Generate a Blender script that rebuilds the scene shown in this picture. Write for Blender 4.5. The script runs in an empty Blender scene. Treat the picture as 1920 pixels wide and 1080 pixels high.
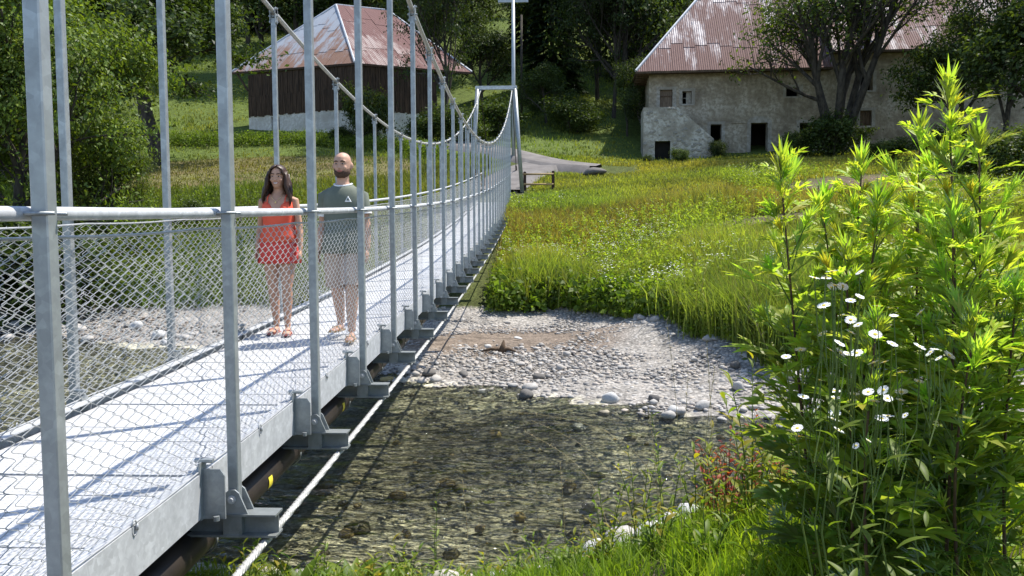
import bpy, bmesh, math, random
import numpy as np
from mathutils import Vector, Matrix

random.seed(7)
rng = np.random.default_rng(11)
sc = bpy.context.scene
COL = sc.collection
R = math.radians

# ------------------------------------------------------------------ camera, sky, sun, exposure
EYE = 2.4                      # eye height above the water (the water is z = 0; the footbridge runs along +Y)
FPX = 1440.0                   # focal length in pixels of the 1920 wide photograph
YAW, PITCH, ROLL = -0.03781, 0.065, -0.002785
_fw = np.array([math.sin(YAW) * math.cos(PITCH), math.cos(YAW) * math.cos(PITCH), -math.sin(PITCH)])
_rt = np.array([math.cos(YAW), -math.sin(YAW), 0.0])
_up = np.cross(_rt, _fw)
_r2 = math.cos(ROLL) * _rt + math.sin(ROLL) * _up
_u2 = -math.sin(ROLL) * _rt + math.cos(ROLL) * _up
cam = bpy.data.cameras.new('camera')
cam.sensor_width = 36.0
cam.lens = 36.0 * FPX / 1920.0
cam.clip_start = 0.05
cam.clip_end = 3000.0
camo = bpy.data.objects.new('camera', cam)
COL.objects.link(camo)
camo.matrix_world = Matrix(((_r2[0], _u2[0], -_fw[0], 0), (_r2[1], _u2[1], -_fw[1], 0), (_r2[2], _u2[2], -_fw[2], EYE), (0, 0, 0, 1)))
sc.camera = camo

SUN_AZ, SUN_EL = 58.0, 62.0    # degrees to the right of the bridge direction, degrees above the horizon
w = bpy.data.worlds.new('World')
sc.world = w
w.use_nodes = True
nt = w.node_tree
nt.nodes.clear()
sky = nt.nodes.new('ShaderNodeTexSky')
sky.sky_type = 'NISHITA'
sky.sun_disc = False
sky.sun_elevation = R(SUN_EL)
sky.sun_rotation = R(SUN_AZ)
sky.altitude = 900
bg = nt.nodes.new('ShaderNodeBackground')
bg.inputs['Strength'].default_value = 0.148
out = nt.nodes.new('ShaderNodeOutputWorld')
nt.links.new(sky.outputs[0], bg.inputs[0])
nt.links.new(bg.outputs[0], out.inputs[0])

sun = bpy.data.lights.new('sun', 'SUN')
sun.energy = 4.2
sun.angle = R(0.53)
sun.color = (1.0, 0.95, 0.86)
suno = bpy.data.objects.new('sun', sun)
COL.objects.link(suno)
_sd = Vector((math.sin(R(SUN_AZ)) * math.cos(R(SUN_EL)), math.cos(R(SUN_AZ)) * math.cos(R(SUN_EL)), math.sin(R(SUN_EL))))
suno.rotation_euler = _sd.to_track_quat('Z', 'Y').to_euler()
suno.location = (30, 20, 60)

vs = sc.view_settings
vs.view_transform = 'Standard'
vs.look = 'None'
vs.exposure = 0.95
vs.gamma = 1.0
vs.use_curve_mapping = False
cy = sc.cycles
cy.max_bounces = 7
cy.diffuse_bounces = 3
cy.glossy_bounces = 3
cy.transmission_bounces = 4
cy.transparent_max_bounces = 8
cy.caustics_reflective = False
cy.caustics_refractive = False
cy.use_denoising = True
cy.sample_clamp_indirect = 6.0

# ------------------------------------------------------------------ helpers
def ray(x, y):
    return _r2 * (x - 960.0) / FPX + _fw - _u2 * (y - 540.0) / FPX

def at(x, y, d):
    """The point seen at pixel (x, y) of the photograph, d metres along the bridge direction."""
    v = ray(x, y)
    p = v * (d / v[1])
    return np.array([p[0], p[1], p[2] + EYE])

def onz(x, y, z):
    v = ray(x, y)
    p = v * ((z - EYE) / v[2])
    return np.array([p[0], p[1], p[2] + EYE])

def tag(o, label=None, cat=None, group=None, kind=None):
    if label: o['label'] = label
    if cat: o['category'] = cat
    if group: o['group'] = group
    if kind: o['kind'] = kind
    return o

def empty(name, loc=(0, 0, 0), rz=0.0, label=None, cat=None, group=None):
    o = bpy.data.objects.new(name, None)
    o.empty_display_size = 0.2
    COL.objects.link(o)
    o.location = loc
    o.rotation_euler = (0, 0, rz)
    return tag(o, label, cat, group)

def link(name, me, mat=None, parent=None, loc=None, rot=None, scale=None):
    o = bpy.data.objects.new(name, me)
    COL.objects.link(o)
    if mat is not None and me is not None and len(me.materials) == 0:
        me.materials.append(mat)
    if parent is not None:
        o.parent = parent
    if loc is not None: o.location = loc
    if rot is not None: o.rotation_euler = rot
    if scale is not None: o.scale = scale if hasattr(scale, '__len__') else (scale,) * 3
    return o

def np_mesh(name, V, F, col=None, smooth=False):
    """V (n,3); F list of index arrays (m,k); col (n,3) per-vertex colours."""
    me = bpy.data.meshes.new(name)
    V = np.asarray(V, dtype=np.float32)
    me.vertices.add(len(V))
    me.vertices.foreach_set('co', V.ravel())
    F = [np.asarray(f, dtype=np.int32) for f in F if len(f)]
    loops = np.concatenate([f.ravel() for f in F])
    tot = np.concatenate([np.full(len(f), f.shape[1], dtype=np.int32) for f in F])
    start = np.concatenate([[0], np.cumsum(tot)[:-1]]).astype(np.int32)
    me.loops.add(len(loops))
    me.loops.foreach_set('vertex_index', loops)
    me.polygons.add(len(tot))
    me.polygons.foreach_set('loop_start', start)
    me.polygons.foreach_set('loop_total', tot)
    if smooth:
        me.polygons.foreach_set('use_smooth', np.ones(len(tot), dtype=bool))
    if col is not None:
        a = me.attributes.new('Col', 'FLOAT_COLOR', 'POINT')
        c = np.ones((len(V), 4), dtype=np.float32)
        c[:, :3] = col
        a.data.foreach_set('color', c.ravel())
    me.update(calc_edges=True)
    me.validate()
    return me

class MB:
    """Collects boxes, bars, tubes and prisms; build() links them as one mesh object."""
    def __init__(s):
        s.v, s.f = [], []
    def add(s, vs_, fs):
        n = len(s.v)
        s.v += [tuple(map(float, p)) for p in vs_]
        s.f += [tuple(i + n for i in f) for f in fs]
        return s
    def box(s, x0, x1, y0, y1, z0, z1):
        return s.add([(x0, y0, z0), (x1, y0, z0), (x1, y1, z0), (x0, y1, z0), (x0, y0, z1), (x1, y0, z1), (x1, y1, z1), (x0, y1, z1)],
                     [(3, 2, 1, 0), (4, 5, 6, 7), (0, 1, 5, 4), (1, 2, 6, 5), (2, 3, 7, 6), (3, 0, 4, 7)])
    def tube(s, pts, r, n=8, caps=True, ref=(0.0, 0.0, 1.0)):
        pts = [Vector(p) for p in pts]
        rs = list(r) if hasattr(r, '__len__') else [r] * len(pts)
        vs_, fs = [], []
        m = len(pts)
        for i, p in enumerate(pts):
            t = (pts[min(i + 1, m - 1)] - pts[max(i - 1, 0)])
            t = t.normalized() if t.length > 1e-9 else Vector((0, 0, 1))
            u = t.cross(Vector(ref))
            if u.length < 1e-3: u = t.cross(Vector((1, 0, 0)))
            u.normalize()
            w_ = u.cross(t)
            for k in range(n):
                a = 2 * math.pi * (k + 0.5) / n
                vs_.append(p + (u * math.cos(a) + w_ * math.sin(a)) * rs[i])
        for i in range(m - 1):
            for k in range(n):
                k2 = (k + 1) % n
                fs.append((i * n + k, i * n + k2, (i + 1) * n + k2, (i + 1) * n + k))
        if caps:
            fs.append(tuple(range(n - 1, -1, -1)))
            fs.append(tuple((m - 1) * n + k for k in range(n)))
        return s.add(vs_, fs)
    def prism(s, poly, thick, axis):
        """poly: list of 2-D points, extruded along an axis ('x','y','z') between thick[0] and thick[1]."""
        def mk(p, t):
            return {'x': (t, p[0], p[1]), 'y': (p[0], t, p[1]), 'z': (p[0], p[1], t)}[axis]
        n = len(poly)
        vs_ = [mk(p, thick[0]) for p in poly] + [mk(p, thick[1]) for p in poly]
        fs = [tuple(range(n - 1, -1, -1)), tuple(range(n, 2 * n))]
        fs += [(i, (i + 1) % n, n + (i + 1) % n, n + i) for i in range(n)]
        return s.add(vs_, fs)
    def loft(s, rings, cap=True):
        n = len(rings[0])
        vs_ = [p for r in rings for p in r]
        fs = []
        for i in range(len(rings) - 1):
            for k in range(n):
                k2 = (k + 1) % n
                fs.append((i * n + k, i * n + k2, (i + 1) * n + k2, (i + 1) * n + k))
        if cap:
            fs.append(tuple(range(n - 1, -1, -1)))
            fs.append(tuple((len(rings) - 1) * n + k for k in range(n)))
        return s.add(vs_, fs)
    def mesh(s, name, smooth=False, fix=True):
        me = bpy.data.meshes.new(name)
        me.from_pydata(s.v, [], s.f)
        if fix:
            bm = bmesh.new()
            bm.from_mesh(me)
            bmesh.ops.recalc_face_normals(bm, faces=bm.faces)
            bm.to_mesh(me)
            bm.free()
        if smooth:
            for p in me.polygons: p.use_smooth = True
        me.update()
        return me
    def build(s, name, mat, parent=None, smooth=False, **kw):
        return link(name, s.mesh(name, smooth), mat, parent, **kw)

def ellipse(cx, cy_, z, rx, ry, n=16, ph=0.0):
    return [(cx + rx * math.cos(2 * math.pi * k / n + ph), cy_ + ry * math.sin(2 * math.pi * k / n + ph), z) for k in range(n)]

def norm(a):
    return a / np.maximum(np.linalg.norm(a, axis=-1, keepdims=True), 1e-9)

# ------------------------------------------------------------------ materials
def new_mat(name):
    m = bpy.data.materials.new(name)
    m.use_nodes = True
    t = m.node_tree
    b = t.nodes['Principled BSDF']
    return m, t, b

def nd(t, kind, **kw):
    n = t.nodes.new(kind)
    for k, v in kw.items():
        if k.startswith('i_'):
            key = k[2:]
            n.inputs[int(key) if key.isdigit() else key].default_value = v
        else:
            setattr(n, k, v)
    return n

def ramp(t, fac, stops):
    n = t.nodes.new('ShaderNodeValToRGB')
    while len(n.color_ramp.elements) < len(stops): n.color_ramp.elements.new(0.5)
    for e, (p, c) in zip(n.color_ramp.elements, stops):
        e.position = p
        e.color = (c[0], c[1], c[2], 1) if hasattr(c, '__len__') else (c, c, c, 1)
    t.links.new(fac, n.inputs[0])
    return n.outputs[0]

def noise(t, scale, detail=4, rough=0.55, coord='Object', stretch=None, dist=0.0):
    tc = t.nodes.new('ShaderNodeTexCoord')
    src = tc.outputs[coord]
    if stretch:
        mp = t.nodes.new('ShaderNodeMapping')
        mp.inputs['Scale'].default_value = stretch
        t.links.new(src, mp.inputs[0])
        src = mp.outputs[0]
    n = t.nodes.new('ShaderNodeTexNoise')
    n.inputs['Scale'].default_value = scale
    n.inputs['Detail'].default_value = detail
    n.inputs['Roughness'].default_value = rough
    n.inputs['Distortion'].default_value = dist
    t.links.new(src, n.inputs['Vector'])
    return n.outputs['Fac']

def mixc(t, fac, a, b, mode='MIX'):
    n = t.nodes.new('ShaderNodeMix')
    n.data_type = 'RGBA'
    n.blend_type = mode
    for sock, v in ((n.inputs[0], fac), (n.inputs[6], a), (n.inputs[7], b)):
        if hasattr(v, 'is_output'): t.links.new(v, sock)
        elif hasattr(v, '__len__'): sock.default_value = (*v[:3], 1)
        else: sock.default_value = v
    return n.outputs[2]

def bump(t, b, h, strength=0.3, dist=0.02):
    n = t.nodes.new('ShaderNodeBump')
    n.inputs['Strength'].default_value = strength
    n.inputs['Distance'].default_value = dist
    t.links.new(h, n.inputs['Height'])
    t.links.new(n.outputs[0], b.inputs['Normal'])
    return n

def mat_noise(name, c0, c1, scale=5, rough=0.8, metal=0.0, b_str=0.0, b_dist=0.01, spec=0.3, lo=0.35, hi=0.65, stretch=None, detail=5):
    m, t, b = new_mat(name)
    f = noise(t, scale, detail, 0.6, stretch=stretch)
    t.links.new(ramp(t, f, [(lo, c0), (hi, c1)]), b.inputs['Base Color'])
    b.inputs['Roughness'].default_value = rough
    b.inputs['Metallic'].default_value = metal
    b.inputs['Specular IOR Level'].default_value = spec
    if b_str: bump(t, b, f, b_str, b_dist)
    return m

def mat_galv(name, base, rough=0.45, metal=0.55, spangle=28):
    m, t, b = new_mat(name)
    tc = t.nodes.new('ShaderNodeTexCoord')
    v = nd(t, 'ShaderNodeTexVoronoi', i_Scale=spangle)
    t.links.new(tc.outputs['Object'], v.inputs['Vector'])
    n2 = noise(t, 9, 5, 0.65)
    c = ramp(t, v.outputs['Color'], [(0.0, [x * 0.74 for x in base]), (1.0, [min(1, x * 1.16) for x in base])])
    c2 = mixc(t, ramp(t, n2, [(0.3, 0.0), (0.7, 1.0)]), c, [x * 0.66 for x in base])
    t.links.new(c2, b.inputs['Base Color'])
    b.inputs['Metallic'].default_value = metal
    t.links.new(ramp(t, n2, [(0.2, rough - 0.08), (0.8, rough + 0.14)]), b.inputs['Roughness'])
    return m

def mat_leaf(name, trans=0.45, gloss=0.05, tint=None, var=0.25, under=None):
    """Leaves and blades: colour from the mesh attribute Col, some light passes through."""
    m = bpy.data.materials.new(name)
    m.use_nodes = True
    t = m.node_tree
    t.nodes.clear()
    o = t.nodes.new('ShaderNodeOutputMaterial')
    at_ = nd(t, 'ShaderNodeAttribute', attribute_name='Col')
    oi = t.nodes.new('ShaderNodeObjectInfo')
    hs = t.nodes.new('ShaderNodeHueSaturation')
    mr = nd(t, 'ShaderNodeMapRange')
    mr.inputs['To Min'].default_value = 1 - var
    mr.inputs['To Max'].default_value = 1 + var
    t.links.new(oi.outputs['Random'], mr.inputs['Value'])
    t.links.new(mr.outputs[0], hs.inputs['Value'])
    t.links.new(at_.outputs['Color'], hs.inputs['Color'])
    c = hs.outputs[0]
    cf = c
    if under is not None:
        ge = t.nodes.new('ShaderNodeNewGeometry')
        cf = mixc(t, ge.outputs['Backfacing'], c, under)
    d = t.nodes.new('ShaderNodeBsdfDiffuse')
    tr = t.nodes.new('ShaderNodeBsdfTranslucent')
    t.links.new(cf, d.inputs['Color'])
    tc = mixc(t, 1.0, c, tint if tint else (1.25, 1.2, 0.35), 'MULTIPLY')
    t.links.new(tc, tr.inputs['Color'])
    mx = t.nodes.new('ShaderNodeMixShader')
    mx.inputs[0].default_value = trans
    t.links.new(d.outputs[0], mx.inputs[1])
    t.links.new(tr.outputs[0], mx.inputs[2])
    g = t.nodes.new('ShaderNodeBsdfGlossy')
    g.inputs['Roughness'].default_value = 0.5
    m2 = t.nodes.new('ShaderNodeMixShader')
    m2.inputs[0].default_value = gloss
    t.links.new(mx.outputs[0], m2.inputs[1])
    t.links.new(g.outputs[0], m2.inputs[2])
    t.links.new(m2.outputs[0], o.inputs['Surface'])
    return m

M = {}
M['galv'] = mat_galv('galvanised_steel', (0.40, 0.425, 0.43), 0.42, 0.5)
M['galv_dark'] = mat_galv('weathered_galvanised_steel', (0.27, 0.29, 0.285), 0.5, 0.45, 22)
M['galv_white'] = mat_galv('bright_galvanised_steel', (0.60, 0.61, 0.62), 0.5, 0.25, 40)
M['wire'] = mat_noise('zinc_wire', (0.38, 0.39, 0.39), (0.52, 0.52, 0.52), 12, 0.35, 0.35)
M['cable'] = mat_noise('steel_cable', (0.38, 0.375, 0.35), (0.5, 0.49, 0.47), 25, 0.45, 0.3)
M['pipe'] = mat_noise('dark_plastic_pipe', (0.014, 0.011, 0.009), (0.028, 0.021, 0.016), 4, 0.45, 0, 0.1)
M['yellow'] = mat_noise('yellow_sticker', (0.75, 0.6, 0.03), (0.8, 0.66, 0.06), 4, 0.5)
M['bark'] = mat_noise('bark', (0.02, 0.017, 0.014), (0.075, 0.064, 0.05), 7, 0.9, 0, 0.8, 0.03, stretch=(1, 1, 0.3))
M['leaf'] = mat_leaf('tree_leaves', 0.42, 0.02)
M['grass'] = mat_leaf('grass_blades', 0.5, 0.02, tint=(1.14, 1.16, 0.42), var=0.0)
M['herb'] = mat_leaf('herb_leaves', 0.55, 0.018, tint=(1.1, 1.2, 0.4), var=0.12)
M['mugwort'] = mat_leaf('mugwort_leaves', 0.62, 0.03, tint=(1.1, 1.22, 0.5), var=0.3, under=(0.30, 0.37, 0.22))
M['stem'] = mat_noise('plant_stem', (0.06, 0.028, 0.018), (0.12, 0.07, 0.03), 20, 0.6)
M['stem_green'] = mat_noise('green_stem', (0.07, 0.11, 0.02), (0.12, 0.17, 0.03), 20, 0.6)
M['petal'] = mat_noise('white_petals', (0.82, 0.82, 0.8), (0.9, 0.9, 0.88), 30, 0.7)
M['disc'] = mat_noise('yellow_disc', (0.65, 0.48, 0.06), (0.8, 0.62, 0.1), 60, 0.8)
def mat_stone(name, a, b_, c):
    m, t, b = new_mat(name)
    f = noise(t, 6, 6, 0.65)
    oi = t.nodes.new('ShaderNodeObjectInfo')
    c0 = ramp(t, f, [(0.3, a), (0.7, b_)])
    c1 = mixc(t, oi.outputs['Random'], c0, c)
    at_ = nd(t, 'ShaderNodeAttribute', attribute_name='Col')
    t.links.new(mixc(t, 1.0, c1, at_.outputs['Color'], 'MULTIPLY'), b.inputs['Base Color'])
    b.inputs['Roughness'].default_value = 0.85
    bump(t, b, f, 0.4, 0.01)
    return m
M['stone'] = mat_stone('river_stone', (0.27, 0.255, 0.235), (0.46, 0.44, 0.41), (0.36, 0.33, 0.30))
M['wood'] = mat_noise('weathered_wood', (0.05, 0.032, 0.02), (0.12, 0.08, 0.05), 3, 0.85, 0, 0.5, 0.01, stretch=(6, 6, 0.6))
M['rail_wood'] = mat_noise('round_wood_rail', (0.30, 0.2, 0.09), (0.42, 0.3, 0.15), 6, 0.8, 0, 0.3)
# ------------------------------------------------------------------ terrain
def polyline(pts):
    p = np.array(sorted(map(tuple, pts)))
    return p[:, 0], p[:, 1]
_fs = [onz(700, 702, 0), onz(820, 716, 0), onz(900, 729, 0), onz(1060, 748, 0), onz(1240, 774, 0), onz(1480, 794, 0), onz(200, 641, 0), onz(420, 655, 0)]
FAR_X, FAR_Y = polyline([(-90, 60), (-50, 40), (-25, 24)] + [(p[0], p[1]) for p in _fs] + [(8, 10.6), (20, 11.5), (60, 14), (120, 16)])
_es = [onz(30, 588, .3), onz(200, 588, .3), onz(400, 585, .3), onz(860, 590, .3), onz(1050, 588, .3), onz(1170, 606, .3), onz(1350, 660, .3), onz(1440, 694, .3)]
EDGE_X, EDGE_Y = polyline([(-90, 66), (-50, 46)] + [(p[0], p[1]) for p in _es] + [(8, 12.2), (20, 13.5), (60, 16), (120, 18)])
NEAR_X, NEAR_Y = polyline([(-90, 22), (-50, 14), (-25, 9.5), (-10, 6.2), (-6, 5.6), (-2.5, 5.2), (-1.0, 5.1), (0.0, 5.15), (0.8, 5.7), (1.5, 6.6), (3, 7.4), (8, 7.2), (20, 7.5), (60, 8), (120, 8)])
far_y = lambda X: np.interp(X, FAR_X, FAR_Y)
edge_y = lambda X: np.interp(X, EDGE_X, EDGE_Y)
near_y = lambda X: np.interp(X, NEAR_X, NEAR_Y)

ctl = []
for X in [-60, -40, -28, -20, -14, -10, -7, -5, -3.5, -2, -1, 0, 1, 2, 3, 4, 5.5, 8, 12, 20, 40]:
    n_, f_, e_ = float(near_y(X)), float(far_y(X)), float(edge_y(X))
    wd = f_ - n_
    ctl += [(X, n_, 0.0), (X, n_ + 0.25 * wd, -0.26), (X, n_ + 0.55 * wd, -0.34), (X, n_ + 0.82 * wd, -0.16), (X, f_, 0.0), (X, e_, 0.32)]
    if e_ - f_ > 3: ctl.append((X, 0.55 * f_ + 0.45 * e_, 0.18))
    ctl.append((X, e_ + 1.3, 0.85))
ctl += [(0, 0, 1.05), (0, 2, 1.03), (0, 3.3, 0.78), (0, 4.3, 0.36), (-1.5, 3, 0.75), (-2.5, 4.1, 0.38), (-1.2, 4.2, 0.36), (.8, 4.9, .45), (-6, 4.3, 0.6), (-6, 2.5, 0.9), (-12, 3, 1.1),
        (1.0, 3.6, 1.02), (1.2, 2.4, 1.1), (2, 2.4, 1.25), (3, 4, 1.15), (2, 5, 0.8), (4, 6, 0.7), (8, 4, 1.4), (-6, -4, 1.1), (0, -8, 1.3), (8, -6, 1.5), (-20, -8, 1.5), (20, -6, 2),
        (-3, -6, 1.1), (40, -8, 3), (-45, -8, 2), (0, -30, 3), (60, 0, 4), (-70, 4, 3)]
ctl += [tuple(at(*p)) for p in [
    (1010, 361, 40), (960, 362, 39.5), (900, 362, 39.5), (985, 334, 44.5), (930, 335, 44), (1030, 309, 49), (960, 293, 51), (880, 278, 54), (800, 270, 57), (700, 264, 60), (1100, 318, 47), (1150, 322, 47),
    (1115, 334, 44), (1060, 365, 38), (1200, 345, 40), (1300, 318, 45), (1450, 300, 47), (1600, 310, 44), (1450, 400, 30), (1250, 420, 29), (1050, 430, 30), (1300, 520, 20), (1080, 510, 25), (1600, 480, 19), (1900, 420, 20), (1900, 330, 36),
    (1210, 300, 54), (1320, 292, 54.5), (1430, 289, 54.5), (1560, 285, 54), (1700, 280, 53.5), (1900, 278, 53), (2100, 270, 53), (1300, 230, 75), (1600, 220, 75), (1900, 220, 75),
    (1050, 280, 54), (1050, 235, 62), (1050, 195, 70), (1150, 200, 70), (930, 235, 64), (860, 250, 63),
    (300, 396, 34), (480, 392, 34), (700, 372, 36), (130, 396, 34), (370, 362, 39), (650, 330, 43), (780, 310, 46), (500, 300, 52), (370, 290, 55), (250, 300, 52), (400, 273, 57), (640, 275, 57), (462, 251, 62), (660, 249, 60), (790, 252, 63), (560, 200, 75),
    (100, 330, 45), (-100, 330, 45), (-300, 330, 45), (420, 180, 76), (420, 110, 94), (300, 190, 72), (930, 110, 88), (945, 40, 110), (100, 150, 85), (-200, 150, 85)]]
for X in (-120, -80, -45, -20, 0, 20, 45, 80, 120):
    ctl += [(X, 110, 32), (X, 150, 52), (X, 220, 88), (X, 320, 130)]
ctl += [(-80, 80, 18), (-110, 50, 8), (45, 80, 17), (70, 50, 10), (70, 30, 6), (110, 50, 14), (120, 25, 8), (120, 80, 20), (-50, 62, 10)]
ctl = np.array(ctl)
_P, _Z = ctl[:, :2], ctl[:, 2]
def _phi(A, B):
    r2 = ((A[:, None, :] - B[None, :, :]) ** 2).sum(-1)
    return np.sqrt(r2 + 0.6 ** 2)
_n = len(_P)
_A = np.zeros((_n + 3, _n + 3))
_A[:_n, :_n] = _phi(_P, _P) - np.eye(_n) * 0.25
_A[:_n, _n:] = np.c_[np.ones(_n), _P]
_A[_n:, :_n] = _A[:_n, _n:].T
_W = np.linalg.solve(_A, np.r_[_Z, 0, 0, 0])
def ground(X, Y):
    Q = np.c_[np.ravel(X), np.ravel(Y)].astype(float)
    o = np.empty(len(Q))
    for i in range(0, len(Q), 20000):
        q = Q[i:i + 20000]
        o[i:i + 20000] = _phi(q, _P) @ _W[:_n] + np.c_[np.ones(len(q)), q] @ _W[_n:]
    return o.reshape(np.shape(X)) if np.ndim(X) else float(o[0])
def gz(x, y): return float(ground(np.array([x]), np.array([y]))[0])

def vnoise(x, y, scale, seed=0):
    """Smooth 2-D value noise in 0..1."""
    r = np.random.default_rng(seed)
    G = r.random((64, 64))
    u, v = x / scale, y / scale
    i, j = np.floor(u).astype(int), np.floor(v).astype(int)
    a, b = u - i, v - j
    a, b = a * a * (3 - 2 * a), b * b * (3 - 2 * b)
    g = lambda p, q: G[p % 64, q % 64]
    return (g(i, j) * (1 - a) + g(i + 1, j) * a) * (1 - b) + (g(i, j + 1) * (1 - a) + g(i + 1, j + 1) * a) * b

# road across the slope behind the bridge, and the spur to the bridge
ROAD = np.array([at(*p)[:2] for p in [(560, 262, 64), (700, 264, 60), (800, 270, 57), (880, 278, 54), (960, 293, 51), (1020, 306, 49), (1080, 313, 47.5), (1140, 318, 47)]])
SPUR = np.array([(-2.26, 38.9), (-2.2, 41.5), (-1.6, 44.5), (-0.6, 47.0), (0.8, 49.0)])
def dist_line(X, Y, L):
    d = np.full(np.shape(X), 1e9)
    for a, b in zip(L[:-1], L[1:]):
        ab = b - a
        t = np.clip(((X - a[0]) * ab[0] + (Y - a[1]) * ab[1]) / (ab @ ab), 0, 1)
        d = np.minimum(d, np.hypot(X - a[0] - t * ab[0], Y - a[1] - t * ab[1]))
    return d
on_road = lambda X, Y: (dist_line(X, Y, ROAD) < 1.9) | (dist_line(X, Y, SPUR) < 1.55)
FIELD_C = at(370, 322, 46)[:2]
def field_mask(X, Y):
    a = at(430, 320, 46)
    return ((X - a[0]) / 11.5) ** 2 + ((Y - a[1]) / 7.0) ** 2

# grid, finer near the camera
def graded(a, b, c, n, k=3.0):
    t = np.linspace(-1, 1, n)
    s = np.sinh(k * t) / math.sinh(k)
    return np.where(s < 0, c + s * (c - a), c + s * (b - c))
gx = graded(-170, 170, -1.0, 260, 4.0)
gy = np.concatenate([np.linspace(-30, 0, 16)[:-1], np.linspace(0, 8, 46)[:-1], np.linspace(8, 30, 96)[:-1], np.linspace(30, 66, 84)[:-1], np.linspace(66, 130, 50)[:-1], np.linspace(130, 320, 30)])
GX, GY = np.meshgrid(gx, gy)
GZ = ground(GX, GY)
GZ = GZ + (vnoise(GX, GY, 0.7, 1) - 0.5) * 0.05 + (vnoise(GX, GY, 2.3, 2) - 0.5) * 0.10 + np.clip((GY - 45) / 40, 0, 1) * (vnoise(GX, GY, 7, 3) - 0.5) * 0.8
zone = np.zeros(GX.shape + (3,))
soil, meadow, hill = np.array((0.10, 0.085, 0.05)), np.array((0.085, 0.10, 0.03)), np.array((0.11, 0.15, 0.032))
gravel, sand, bed = np.array((0.37, 0.345, 0.315)), np.array((0.225, 0.175, 0.135)), np.array((0.64, 0.60, 0.46))
zone[:] = meadow
t_ = np.clip((GY - 46) / 8, 0, 1)[..., None]
zone = zone * (1 - t_) + hill * t_
fm = field_mask(GX, GY)
ff = np.clip((1.06 - fm) / 0.12, 0, 1)[..., None]
fieldc = np.array((0.17, 0.15, 0.062)) + (vnoise(GX, GY, 1.6, 9)[..., None] - 0.5) * np.array((0.04, 0.08, 0.02))
zone = zone * (1 - ff) + fieldc * ff
nb = (GY < near_y(GX))[..., None]
zone = np.where(nb, soil, zone)
rocky = ((GY < near_y(GX)) & (GY > near_y(GX) - 0.9))[..., None]
zone = np.where(rocky, np.array((0.19, 0.175, 0.15)), zone)
inb = ((GY >= near_y(GX)) & (GY < far_y(GX)))[..., None]
zone = np.where(inb, bed * (0.15 + 1.1 * vnoise(GX, GY, 1.3, 5)[..., None] + .35 * vnoise(GX, GY, .45, 51)[..., None]), zone)
bar = ((GY >= far_y(GX)) & (GY < edge_y(GX) + 0.3))[..., None]
zone = np.where(bar, gravel, zone)
_sp = onz(960, 632, .18)
sm = np.clip(1.25 - (((GX - _sp[0]) / 2.9) ** 2 + ((GY - _sp[1]) / 2.5) ** 2) - (vnoise(GX, GY, 1.1, 6) - 0.5) * 0.7, 0, 1)
sm = np.clip(sm * 1.8, 0, .9)[..., None] * bar
zone = zone * (1 - sm) + sand * sm
# bare earth patches at the right of the meadow
for (px_, py_, d_, ra, rb) in [(1440, 518, 18.5, 1.5, 1.2), (1560, 400, 27, 4.5, 3.0), (1700, 345, 36, 6, 3.5)]:
    c = at(px_, py_, d_)
    k = np.clip(1.2 - ((GX - c[0]) / ra) ** 2 - ((GY - c[1]) / rb) ** 2, 0, 1)[..., None]
    zone = zone * (1 - k) + np.array((0.17, 0.125, 0.085)) * k
nyg, nxg = GX.shape
idx = np.arange(nyg * nxg).reshape(nyg, nxg)
quads = np.stack([idx[:-1, :-1].ravel(), idx[:-1, 1:].ravel(), idx[1:, 1:].ravel(), idx[1:, :-1].ravel()], 1)
me = np_mesh('ground', np.c_[GX.ravel(), GY.ravel(), GZ.ravel()], [quads], zone.reshape(-1, 3), smooth=True)
m, t, b = new_mat('earth_and_turf')
a_ = nd(t, 'ShaderNodeAttribute', attribute_name='Col')
n1 = noise(t, 2.2, 8, 0.65)
n2 = noise(t, 26, 6, 0.7)
c = mixc(t, 1.0, a_.outputs['Color'], ramp(t, n1, [(0.25, 0.55), (0.75, 1.45)]), 'MULTIPLY')
c = mixc(t, 1.0, c, ramp(t, n2, [(0.25, 0.6), (0.75, 1.4)]), 'MULTIPLY')
vo = nd(t, 'ShaderNodeTexVoronoi', i_Scale=17.0)
tcv = t.nodes.new('ShaderNodeTexCoord')
t.links.new(tcv.outputs['Object'], vo.inputs['Vector'])
c = mixc(t, 1.0, c, ramp(t, vo.outputs['Color'], [(0.1, 0.72), (0.9, 1.25)]), 'MULTIPLY')
c = mixc(t, 1.0, c, ramp(t, vo.outputs['Distance'], [(0.25, 1.0), (0.75, 0.55)]), 'MULTIPLY')
t.links.new(c, b.inputs['Base Color'])
b.inputs['Roughness'].default_value = 0.95
b.inputs['Specular IOR Level'].default_value = 0.15
bump(t, b, n2, 0.7, 0.04)
M['earth'] = m
tag(link('ground', me, m), kind='structure')

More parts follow.
